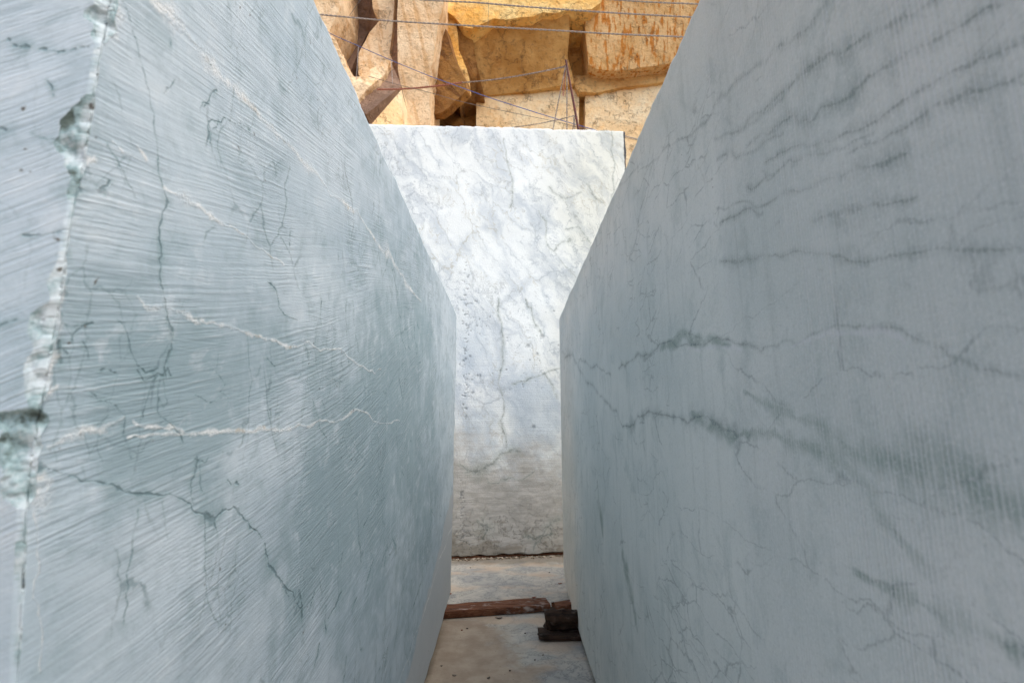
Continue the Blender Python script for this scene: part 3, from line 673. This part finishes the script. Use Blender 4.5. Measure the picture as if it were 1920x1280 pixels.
rock('rock_face', [(893,164,19.75),(1000,154,19.75),(1080,146,19.75),(1086,175,19.75),(1084,400,19.7),(893,400,19.7)], M_cream, cliff, amp=.02)
rock('rock_face', [(1097,182,19.7),(1100,174,19.7),(1110,170,19.7),(1150,167,19.7),(1240,155,19.7),(1330,145,19.7),(1400,400,19.6),(1097,400,19.6)], M_cream, cliff, amp=.015)
rock('ledge', [(1062,148,19.9),(1075,142,19.8),(1105,142,19.7),(1160,138,19.7),(1215,129,19.7),(1300,114,19.7),(1330,140,19.5),(1230,156,19.5),(1160,165,19.5),(1120,174,19.5),(1086,172,19.4)], M_ledge, cliff, amp=.055, freq=3.2, L=.15, thick=2)
rock('rock_face', [(868,180,20.6),(893,170,20.6),(893,300,20.6),(868,300,20.6)], M_tan, cliff, amp=.03)
rock('overhang', [(872,46,18.48),(925,24,18.25),(1000,18,18.16),(1066,10,18.05),(1068,60,18.51),(1064,105,18.92),(1072,134,19.18),(1076,157,19.38),(1040,162,19.45),(1000,170,19.54),(950,175,19.61),(907,181,19.69),(899,150,19.41),(893,115,19.09),(886,75,18.73)], M_tan, cliff, amp=.02)
rock('overhang', [(1092,-60,18.10),(1340,-60,18.10),(1310,60,18.70),(1262,117,18.99),(1235,123,19.02),(1205,126,19.03),(1180,131,19.05),(1150,133,19.07),(1120,130,19.05),(1104,122,19.01),(1101,95,18.88),(1097,60,18.70)], M_streak, cliff, amp=.03)
rock('rock_face', [(1055,-40,20.0),(1112,-40,20.0),(1112,400,20.25),(1060,400,20.25)], M_tan, cliff, amp=.04)
rock('overhang', [(820,-90,18.3),(1150,-110,18.3),(1128,4,18.0),(1110,17,17.98),(1080,21,17.98),(1062,19,17.98),(1040,26,17.98),(1018,23,17.98),(1000,31,17.98),(975,33,17.98),(950,37,17.98),(925,35,17.98),(900,47,17.98),(884,54,17.98),(868,50,18.0),(850,30,18.0),(835,20,17.9)], M_orange, cliff, amp=.035, freq=1.6, L=.16)
# rough rib between the leaning slab and the overhang
rock('rock_rib', [(842,30,18.3),(868,42,18.3),(882,58,18.5),(889,90,18.7),(896,130,18.9),(908,181,19.3),(890,192,19.7),(872,203,19.9),(862,205,19.6),(866,178,19.2),(856,140,18.8),(848,110,18.6),(842,70,18.4)], M_umber, cliff, amp=.06, freq=2.6, L=.13, thick=2.2)
rock('rock_rib', [(826,18,18.3),(852,24,18.3),(858,62,18.2),(859,90,18.15),(868,112,18.1),(878,138,18.0),(881,162,18.0),(874,166,18.0),(864,146,18.05),(852,130,18.1),(843,108,18.15),(838,88,18.2),(831,62,18.2),(826,44,18.2)], M_orange, cliff, amp=.03, freq=3, L=.12, thick=.6)
slab_top = rock('rock_slab', [(824,32,17.9),(836,56,17.85),(845,88,17.75),(851,108,17.7),(862,130,17.65),(873,150,17.6),(875,170,17.55),(862,183,17.65),(852,190,17.65),(840,203,17.7),(825,213,17.8),(800,215,18.0),(800,150,18.0),(808,80,18.0)], M_brown, None, amp=.008, thick=.4, back=(.35, .94, 0))
tag(slab_top, 'brown sawn slab of rock leaning in a pocket of the cliff, above the tall white block', 'rock slab')
rock('rock_face', [(806,190,20.4),(868,190,20.4),(875,320,20.2),(806,320,20.2)], M_brown, cliff, amp=.15, freq=2)
# pale pillars
rock('rock_face', [(905,-60,20.5),(1400,-60,20.5),(1400,420,20.5),(905,420,20.5)], M_tan, cliff, amp=.04)
rock('rock_face', [(560,-60,19.6),(800,-60,19.6),(800,300,19.6),(560,300,19.6)], M_shade, cliff, amp=.04)
rock('pillar', [(747,-120,16.9),(838,-120,16.9),(832,10,16.9),(823,38,16.9),(817,80,16.9),(812,118,16.9),(808,126,16.9),(812,140,16.9),(807,150,16.9),(806,330,16.9),(744,330,16.9),(752,240,16.9),(753,165,16.9),(746,130,16.9),(745,60,16.9)], M_pale, cliff, amp=.03)
rock('pillar', [(684,-120,17.4),(742,-120,17.4),(739,20,17.4),(735,60,17.4),(731,98,17.4),(738,116,17.4),(728,125,17.2),(700,140,17.0),(686,150,16.9),(672,140,17.1),(673,100,17.6),(692,62,17.7),(711,40,17.6),(700,18,17.5)], M_pale, cliff, amp=.04)
rock('rock_face', [(730,-100,18.2),(752,-100,18.0),(752,170,17.4),(722,170,17.6)], rock_mat('red_brown_limestone', (.40, .22, .13), (.50, .30, .19), (.30, .14, .07), .4), cliff, amp=.05)
rock('rock_face', [(630,-90,18.6),(700,-90,18.0),(712,40,17.6),(690,61,18.6),(650,28,19.0)], M_shade, cliff, amp=.03)
rock('rock_face', [(600,-20,19.4),(640,-20,19.3),(652,28,19.0),(691,60,18.6),(674,92,18.3),(655,140,17.9),(600,140,18.4)], M_shade, cliff, amp=.03)
rock('pillar', [(540,-100,16.2),(636,-100,16.4),(640,8,16.4),(630,32,16.4),(618,56,16.4),(612,70,16.3),(540,90,16.2)], M_pale, cliff, amp=.05)
rock('boulder', [(600,62,15.5),(618,62,15.5),(632,80,15.4),(641,100,15.3),(650,128,15.2),(662,142,15.1),(684,140,15.3),(700,128,15.6),(716,116,15.8),(732,112,15.8),(722,140,15.7),(690,165,15.0),(672,190,14.8),(600,200,14.8)], M_pale, cliff, amp=.10, freq=2.2, L=.13, thick=2)
quar = rock('rock_block', [(655,212,14.6),(735,121,16.4),(753,161,15.9),(687,214,14.3)], M_shade, None, amp=.015, thick=1.4, back=(0, 1, -.25))  # shaded side of the block, its shade painted in by the dark material
tag(quar, 'angular grey-brown block of rock tilted above the left end of the white block', 'rock block')
rock('rock_face', [(640,250,14.5),(680,219,14.5),(753,163,16.0),(756,330,15.9),(640,330,14.5)], M_cream, cliff, amp=.02)

rs = random.Random(4)
for k, (x0, y0, wd, hg, mt) in enumerate([(-150,-200,330,260,M_tan), (210,-260,300,330,M_pale), (-560,-60,380,300,M_streak), (-120,90,300,260,M_cream), (200,100,290,260,M_tan),
        (1430,-200,330,250,M_tan), (1780,-260,300,320,M_pale), (2110,-120,380,300,M_streak), (1430,90,300,240,M_cream), (1760,90,320,260,M_tan), (500,-420,420,290,M_orange), (960,-440,460,300,M_tan)]):
    Y_ = 19.2 - abs(x0+wd/2-960)*.0035 + rs.uniform(-.4, .4)
    pts = [(x0, y0), (x0+wd*.5, y0-rs.uniform(0, 25)), (x0+wd, y0+rs.uniform(0, 30)), (x0+wd+rs.uniform(-10, 10), y0+hg*.6), (x0+wd-rs.uniform(0, 30), y0+hg), (x0+wd*.4, y0+hg+rs.uniform(-8, 22)), (x0-rs.uniform(-10, 10), y0+hg)]
    rock('rock_face', [(x, y, Y_+(y-y0)*.002) for x, y in pts], mt, cliff, thick=3.5, L=.4, amp=.05)

# ==================================================================== TIMBERS
def wood_mat(name, c1, c2, dk, spots_=.3):
    N = NT(name, .8); o = N.obj
    g = N.noise(N.mapv(o, (2.2, 26, 26)), 1.6, 6, .65, .4)
    col = N.mix(N.ss(g, .35, .65), c1, c2)
    col = N.mix(N.ss(N.noise(N.mapv(o, (3, 9, 9)), 2.3, 5, .7), .5, .68, 0, .8), col, dk)
    col = N.mix(N.ss(N.noise(N.mapv(o, (3, 7, 7), loc=(5, 2, 1)), 2.6, 5, .6), .55, .7, 0, spots_), col, (.40, .34, .30))
    return N.done(col, N.bump(N.add(g, N.M('MULTIPLY', N.noise(o, 60, 4, .7), .4)), .8, .006))
M_red = wood_mat('red_brown_timber', (.10, .034, .014), (.20, .085, .045), (.028, .012, .007), .9)
M_old = wood_mat('rotten_dark_timber', (.02, .012, .008), (.06, .03, .016), (.005, .003, .002), .25)  # near-black colour also stands in for the shadow under the log
M_rust = wood_mat('rusty_plate', (.13, .05, .028), (.20, .085, .045), (.05, .022, .015), .05)
def timber(name, p0, p1, wd, ht, mat, amp, taper=1., L=.03, chew=0.):
    """squared baulk from p0 to p1 (bottom centre line), weathered"""
    bm = bmesh.new(); d = (p1-p0); n = int(d.length/L); ax = d.normalized(); sd_ = Vector((-ax.y, ax.x, 0))
    ring = []
    m = 5
    sect = [(-1, 0)] + [(-1+2*i/m, 0) for i in range(1, m)] + [(1, 0)] + [(1, i/3) for i in (1, 2)] + [(1, 1)] + [(1-2*i/m, 1) for i in range(1, m)] + [(-1, 1)] + [(-1, 1-i/3) for i in (1, 2)]
    for k in range(n+1):
        t = k/n; c = p0.lerp(p1, t); s_ = 1-(1-taper)*t
        rr = []
        for a, b in sect:
            q = c + sd_*a*wd/2*s_ + Vector((0, 0, b*ht*s_))
            cr = .12 if abs(a) == 1 and b in (0, 1) else 0
            q += -sd_*a*wd*cr*.3 + Vector((0, 0, (.5-b)*ht*cr*.5))
            v = Vector((mnoise.noise(Vector((q.x*4, q.y*18, q.z*18))), mnoise.noise(Vector((q.x*4+7, q.y*18, q.z*18))), mnoise.noise(Vector((q.x*4, q.y*18+5, q.z*18)))))
            q += v*amp
            if k == 0: q += ax*mnoise.noise(q*30)*chew
            rr.append(bm.verts.new(q))
        ring.append(rr)
    for a, b in zip(ring[:-1], ring[1:]):
        for i in range(len(a)): bm.faces.new((a[i], a[(i+1) % len(a)], b[(i+1) % len(a)], b[i]))
    bm.faces.new(ring[0]); bm.faces.new(ring[-1][::-1])
    return from_bm(name, bm, mat, None, False, base_loc(bm))
bl = atZ(828, 1161, .004); br_ = atZ(1033, 1146, .004)
dirv = (br_-bl).normalized(); nrm_ = Vector((-dirv.y, dirv.x, 0))
o_ = timber('timber_beam', bl-dirv*.30+nrm_*.095, br_+dirv*.0+nrm_*.095, .19, .058, M_red, .008)
tag(o_, 'long reddish-brown squared timber lying across the floor between the two big blocks', 'timber', 'timbers on the floor')
o_ = timber('timber_beam', Vector((.205, 3.985, .003)), Vector((.60, 4.01, .003)), .15, .05, M_old, .016, chew=.05)
tag(o_, 'thin splintered black plank under the rotten log stump at the right', 'timber', 'timbers on the floor')
# rotten log end on top of the plank
bm = bmesh.new(); ringsL = []
for k in range(15):
    t = k/14; x_ = .265 + t*.27; rr = []
    for i in range(22):
        a = i/22*2*math.pi; r = .078*(1+.10*math.sin(3*a+1)+.05*math.sin(5*a+t*3)) * (1-.28*max(0, 1-t*5)*(.5+.5*math.sin(2*a+.5))) * (1+.22*mnoise.noise(Vector((t*6, math.cos(a)*1.6, math.sin(a)*1.6))))
        q = Vector((x_ + (.02*math.sin(a*2+1) + .02*mnoise.noise(Vector((a*3, 1, 2))) if k == 0 else 0), 4.03+math.cos(a)*r*1.0, .118+math.sin(a)*r*.95))
        q += Vector((0, 1, 1))*mnoise.noise(Vector((q.x*5, q.y*25, q.z*25)))*.026
        q.z = max(q.z, .045); rr.append(bm.verts.new(q))
    ringsL.append(rr)
for a, b in zip(ringsL[:-1], ringsL[1:]):
    for i in range(22): bm.faces.new((a[i], a[(i+1) % 22], b[(i+1) % 22], b[i]))
bm.faces.new(ringsL[0]); bm.faces.new(ringsL[-1][::-1])
o_ = from_bm('log', bm, M_old, None, False, base_loc(bm)); tag(o_, 'dark rotten stump of a log lying against the foot of the right block', 'log', None)
o_ = timber('timber_beam', Vector((.36, 4.42, .003)), Vector((.70, 4.50, .003)), .12, .10, M_red, .014, chew=.03)
tag(o_, 'short brown offcut of timber just behind the rotten log', 'timber', 'timbers on the floor')
pA = atZ(858, 1049, .003); pB = atZ(1062, 1041, .003)
dd = (pB-pA).normalized()
o_ = timber('packing_strip', pA-dd*1.2+Vector((0, .07, 0)), pB+dd*.8+Vector((0, .07, 0)), .10, .035, M_rust, .008)
tag(o_, 'thin rust-red packing strip along the foot of the tall white block', 'packing strip')
# small bearers holding the left and right blocks off the floor
o_ = timber('bearer', Vector((-2.2, 3.2, .002)), Vector((-.62, 3.3, .002)), .12, .118, M_old, .005); tag(o_, 'dark bearer hidden under the left block', 'bearer')
o_ = timber('bearer', Vector((.70, 3.2, .002)), Vector((2.3, 3.2, .002)), .12, .068, M_old, .003); tag(o_, 'dark bearer hidden under the right block', 'bearer')

# ==================================================================== DEBRIS
def chip_mat(name, c):
    N = NT(name, .8); return N.done(N.mix(N.noise(N.obj, 60, 3), tuple(v*.6 for v in c), c))
M_leaf = chip_mat('dead_leaf', (.28, .10, .06)); M_peb = chip_mat('pebble_stone', (.26, .22, .18)); M_dk = chip_mat('dark_stone', (.10, .08, .07))
def splinter(name, p, L_, W_, ang, mat, h=.012):
    bm = bmesh.new(); bmesh.ops.create_icosphere(bm, subdivisions=2, radius=1)
    for v in bm.verts:
        v.co += v.co*mnoise.noise(v.co*1.7+Vector(p)*9)*.5
        x_, y_ = v.co.x*L_, v.co.y*W_
        v.co = Vector((x_*math.cos(ang)-y_*math.sin(ang), x_*math.sin(ang)+y_*math.cos(ang), v.co.z*h+h*.6+abs(x_)*.2))
    return from_bm(name, bm, mat, None, False, None if False else Vector((0, 0, 0))), p
bits = [('dead_leaf', 1050, 1094, .022, .010, .2, M_leaf, 'curled reddish dead leaf near the right block, beyond the plank'),
        ('dead_leaf', 1001, 1120, .026, .010, .4, M_leaf, 'dead leaf lying just behind the middle of the long timber'),
        ('dead_leaf', 844, 1113, .014, .016, 1.2, M_leaf, 'dark red leaf at the foot of the left block behind the timber'),
        ('splinter', 936, 1159, .030, .012, .1, M_dk, 'dark splinter just in front of the long timber'),
        ('pebble', 876, 1178, .008, .007, 0, M_dk, 'left one of two tiny dark pebbles in front of the timber'),
        ('pebble', 866, 1181, .009, .006, 0, M_leaf, 'tiny reddish pebble closest to the left block'),
        ('pebble', 985, 1187, .007, .006, 0, M_dk, 'tiny dark pebble left of the rotten log'),
        ('pebble', 852, 1266, .014, .009, -.2, M_peb, 'brown flat pebble at the lower left of the floor'),
        ('pebble', 916, 1271, .013, .008, .6, M_dk, 'dark slanted pebble at the bottom middle of the floor'),
        ('pebble', 956, 1257, .007, .006, 0, M_dk, 'small round dark pebble at the bottom middle right'),
        ('pebble', 1003, 1237, .006, .005, 0, M_dk, 'tiny dark pebble right of the tan dust'),
        ('pebble', 828, 1248, .009, .006, .2, M_peb, 'small brown pebble beside the left block'),
        ('pebble', 1018, 1228, .010, .005, .4, M_peb, 'pale brown chip near the edge of the tan dust'),
        ('pebble', 882, 1064, .009, .008, 0, M_dk, 'dark pebble on the pale floor near the tall white block'),
        ('pebble', 1030, 1073, .009, .006, 0, M_dk, 'dark pebble on the pale floor right of the middle')]
for nm, px, py, a, b, an, mt, lb in bits:
    p = atZ(px, py, .001); o_, _ = splinter(nm, p, a, b, an, mt, .004)
    o_.location = p; tag(o_, lb, nm.replace('_', ' '), 'litter on the floor')
# gravel strip against the foot of the tall block
bm = bmesh.new()
for i in range(420):
    t = random.random(); c = pA.lerp(pB, t*1.3-.15) + Vector((0, -abs(random.gauss(0, .035))+.02, 0)); r = random.uniform(.004, .016)
    m0 = bmesh.ops.create_icosphere(bm, subdivisions=1, radius=r)
    for v in m0['verts']: v.co = Vector((v.co.x*random.uniform(.7, 1.3), v.co.y, v.co.z*.7)) + c + Vector((0, 0, r*.3))
N = NT('gravel_mix', .9); rv = N.voro(N.obj, 30, out='Color'); 
gm = N.done(N.mix(N.ss(N.xyz(rv)[0], .2, .8), (.16, .12, .08), (.50, .43, .34)))
o_ = from_bm('gravel', bm, gm, None, False, pA); tag(o_, 'loose gravel and crumbs along the foot of the tall white block', 'gravel', None, 'stuff')

# ==================================================================== POST, CHAINS, ROPES
def tube(bm, pts, r, n=6):
    rings = []
    for i, p in enumerate(pts):
        a = pts[max(i-1, 0)]; b = pts[min(i+1, len(pts)-1)]; d = (b-a).normalized()
        u = d.cross(Vector((0, 0, 1))); u = u.normalized() if u.length > 1e-4 else Vector((1, 0, 0)); v = d.cross(u)
        rr = r[i] if isinstance(r, (list, tuple)) else r
        rings.append([bm.verts.new(p+(u*math.cos(k/n*2*math.pi)+v*math.sin(k/n*2*math.pi))*rr) for k in range(n)])
    for A, B in zip(rings[:-1], rings[1:]):
        for k in range(n): bm.faces.new((A[k], A[(k+1) % n], B[(k+1) % n], B[k]))
    bm.faces.new(rings[0]); bm.faces.new(rings[-1][::-1])
def metal(name, c, c2, rough=.6):
    N = NT(name, rough); return N.done(N.mix(N.ss(N.noise(N.obj, 30, 4, .7), .4, .62), c, c2), N.bump(N.noise(N.obj, 120, 3), .4, .002))
M_post = metal('rusty_maroon_paint', (.16, .045, .04), (.09, .04, .035))
M_chain = metal('weathered_chain', (.16, .11, .09), (.45, .40, .36), .5); M_chr = metal('rusty_red_chain', (.33, .10, .06), (.42, .20, .14))
M_rope = metal('grey_steel_rope', (.44, .40, .38), (.30, .26, .24)); M_blue = metal('blue_cable', (.05, .09, .34), (.18, .22, .36)); M_wire = metal('thin_dark_wire', (.14, .12, .11), (.20, .17, .15))
YP = 7.2
ptop = atY(1061, 113, YP); pbase = atY(1088, 262, YP+.05)
ztop = TL.z + SL*(pbase.x-TL.x) - .03*(pbase.y-PL(pbase.x))
pdir = (pbase-ptop).normalized(); pbase = ptop + pdir*((ptop.z-ztop+.02)/-pdir.z)
bm = bmesh.new(); tube(bm, [ptop.lerp(pbase, t/8) for t in range(9)], [.017]*3+[.020]*6, 8)
root = bpy.data.objects.new('safety_post', None); sc.collection.objects.link(root); root.location = pbase
tag(root, 'leaning rusty maroon steel post with chains, standing on top of the tall white block', 'post')
from_bm('shaft', bm, M_post, root)
for hgt in (.035, None):
    q = ptop.lerp(pbase, .06) if hgt else ptop.lerp(pbase, (atY(1077, 218, YP).z-ptop.z)/(pbase.z-ptop.z))
    bm = bmesh.new(); pts_ = [q+Vector((-.02+.022*math.cos(a), 0, .022*math.sin(a))) for a in [i/10*2*math.pi for i in range(11)]]; tube(bm, pts_, .005, 5)
    from_bm('ring', bm, M_post, root)
for ch in root.children: ch.location = -pbase
def chain(name, a, b, sag, mat, label, link=.038, r=.0055):
    L_ = (b-a).length; n = max(4, int(L_/(link*.74))); bm = bmesh.new()
    pt = lambda t: a.lerp(b, t) - Vector((0, 0, sag*4*t*(1-t)))
    for i in range(n):
        c = pt((i+.5)/n); d = (pt((i+1)/n)-pt(i/n)).normalized(); u = d.cross(Vector((0, 0, 1)) if abs(d.z) < .9 else Vector((1, 0, 0))).normalized(); v = d.cross(u)
        s_ = u if i % 2 else v; s_ = (s_ + (v if i % 2 else u)*.35).normalized()
        rings = []
        m = 10; up = d.cross(s_)
        for k in range(m):
            an = k/m*2*math.pi; cen = c + d*math.cos(an)*link*.5 + s_*math.sin(an)*link*.30; out = (d*math.cos(an)+s_*math.sin(an)).normalized()
            rings.append([bm.verts.new(cen + (out*math.cos(j/4*2*math.pi)+up*math.sin(j/4*2*math.pi))*r) for j in range(4)])
        for k in range(m):
            A, B = rings[k], rings[(k+1) % m]
            for j in range(4): bm.faces.new((A[j], A[(j+1) % 4], B[(j+1) % 4], B[j]))
    o = from_bm(name, bm, mat, None, False, a); return tag(o, label, 'chain', 'chains tied to the post')
def Pp(px, py): return atY(px, py, YP)
pr1 = ptop.lerp(pbase, .06); 
chain('chain', atY(708, 168, 12.5), atY(866, 155, 9.6), .05, M_chr, 'red rusty chain running from the cliff towards the leaning post, far left length', .075, .012)
chain('chain', atY(866, 155, 9.6), pr1, .05, M_chain, 'grey chain running up to the top of the leaning post, right length', .050, .0075)
chain('chain', pr1, Pp(1063, 270), .0, M_chain, 'chain hanging straight down from the top of the leaning post')
chain('chain', pr1+Vector((-.02, .03, 0)), Pp(1056, 180), .0, M_chr, 'short rusty double of the hanging chain below the post top')
chain('chain', pr1+Vector((-.02, 0, 0)), Pp(1034, 258), -.02, M_chain, 'chain slanting down to the left from the top of the leaning post', .032, .0042)
q2 = Pp(1077, 217)
chain('chain', atY(950, 240, 7.6), q2, .03, M_chain, 'low chain stretched left from the middle of the leaning post', .032, .0042)
chain('chain', q2, Pp(1072, 262), 0, M_chain, 'left of two short chains dangling from the middle of the leaning post', .032, .0042)
chain('chain', q2, Pp(1078, 262), 0, M_chain, 'right of two short chains dangling from the middle of the leaning post', .032, .0042)
def rope(name, pts, r, mat, label, cat='rope', grp='ropes and cables strung before the cliff', twist=False):
    P = [atY(*p) for p in pts]; bm = bmesh.new(); out = []
    for i in range(len(P)-1):
        a = P[max(i-1, 0)]; b = P[i]; c = P[i+1]; d = P[min(i+2, len(P)-1)]
        for k in range(14):
            t = k/14; out.append(.5*((2*b)+(c-a)*t+(2*a-5*b+4*c-d)*t*t+(-a+3*b-3*c+d)*t**3))
    out.append(P[-1])
    if twist:
        L_ = sum((q-p).length for p, q in zip(out[:-1], out[1:])); n = int(L_/(r*1.6)); dd_ = []
        seglen = [0]
        for p, q in zip(out[:-1], out[1:]): seglen.append(seglen[-1]+(q-p).length)
        xs = np.linspace(0, seglen[-1], n); co = np.array(out); f = [np.interp(xs, seglen, co[:, i]) for i in range(3)]
        pts2 = [Vector((f[0][i], f[1][i], f[2][i])) for i in range(n)]
        for ph in (0, math.pi):
            tube(bm, [p+Vector((0, math.cos(i*.9+ph), math.sin(i*.9+ph)))*r*.5 for i, p in enumerate(pts2)], r*.62, 5)
    else: tube(bm, out, r, 6)
    o = from_bm(name, bm, mat, None, True, P[0]); return tag(o, label, cat, grp)
rope('steel_rope', [(540,22,11),(604,28,11),(711,38,11),(818,45,11),(960,53,11),(1050,58,11),(1150,64,11),(1290,70,11),(1380,74,11)], .021, M_rope, 'lowest of the three thick grey ropes crossing in front of the cliff', twist=True)
rope('steel_rope', [(700,-8,11),(790,0,11),(889,5,11),(960,11,11),(1040,17,11),(1140,24,11),(1302,33,11),(1380,37,11)], .021, M_rope, 'middle of the three thick grey ropes crossing in front of the cliff', twist=True)
rope('steel_rope', [(1080,-6,11),(1154,0,11),(1230,5,11),(1306,8,11),(1380,12,11)], .021, M_rope, 'topmost thick grey rope, seen only at the upper right of the cliff', twist=True)
rope('cable', [(608,55,9.5),(625,66,9.5),(673,87,9.5),(735,114,9.2),(806,143,9),(850,159,8.8),(908,180,8.6),(960,197,8.4),(1040,222,8.2),(1112,243,8),(1170,262,8)], .007, M_blue, 'blue cable slanting down in front of the cliff to the top of the white block', 'cable')
rope('wire', [(690,143,9),(750,160,9),(806,174,9),(870,192,9),(944,208,9),(1040,228,9),(1100,243,9),(1220,268,9)], .0045, M_wire, 'thin dark wire running just below the blue cable', 'wire')
rope('wire', [(672,88,9.5),(670,120,9.5),(668,150,9.5)], .006, M_rope, 'short pale wire hanging from the blue cable at its left', 'wire')
rope('wire', [(734,114,9.2),(735,140,9.2),(736,158,9.2)], .006, M_rope, 'second short wire hanging from the blue cable, near the pale pillar', 'wire')
rope('wire', [(916,-20,12),(916,10,12),(915,50,12)], .005, M_wire, 'thin upright wire between the two long grey ropes', 'wire')
rope('wire', [(655,30,13),(690,-20,13)], .006, M_wire, 'thin wire slanting up over the brown cavity at the upper left', 'wire')
rope('cable', [(1150,250,9),(1200,262,9),(1300,285,9)], .009, M_rope, 'grey cable just right of the white block, crossing the cream rock', 'cable')
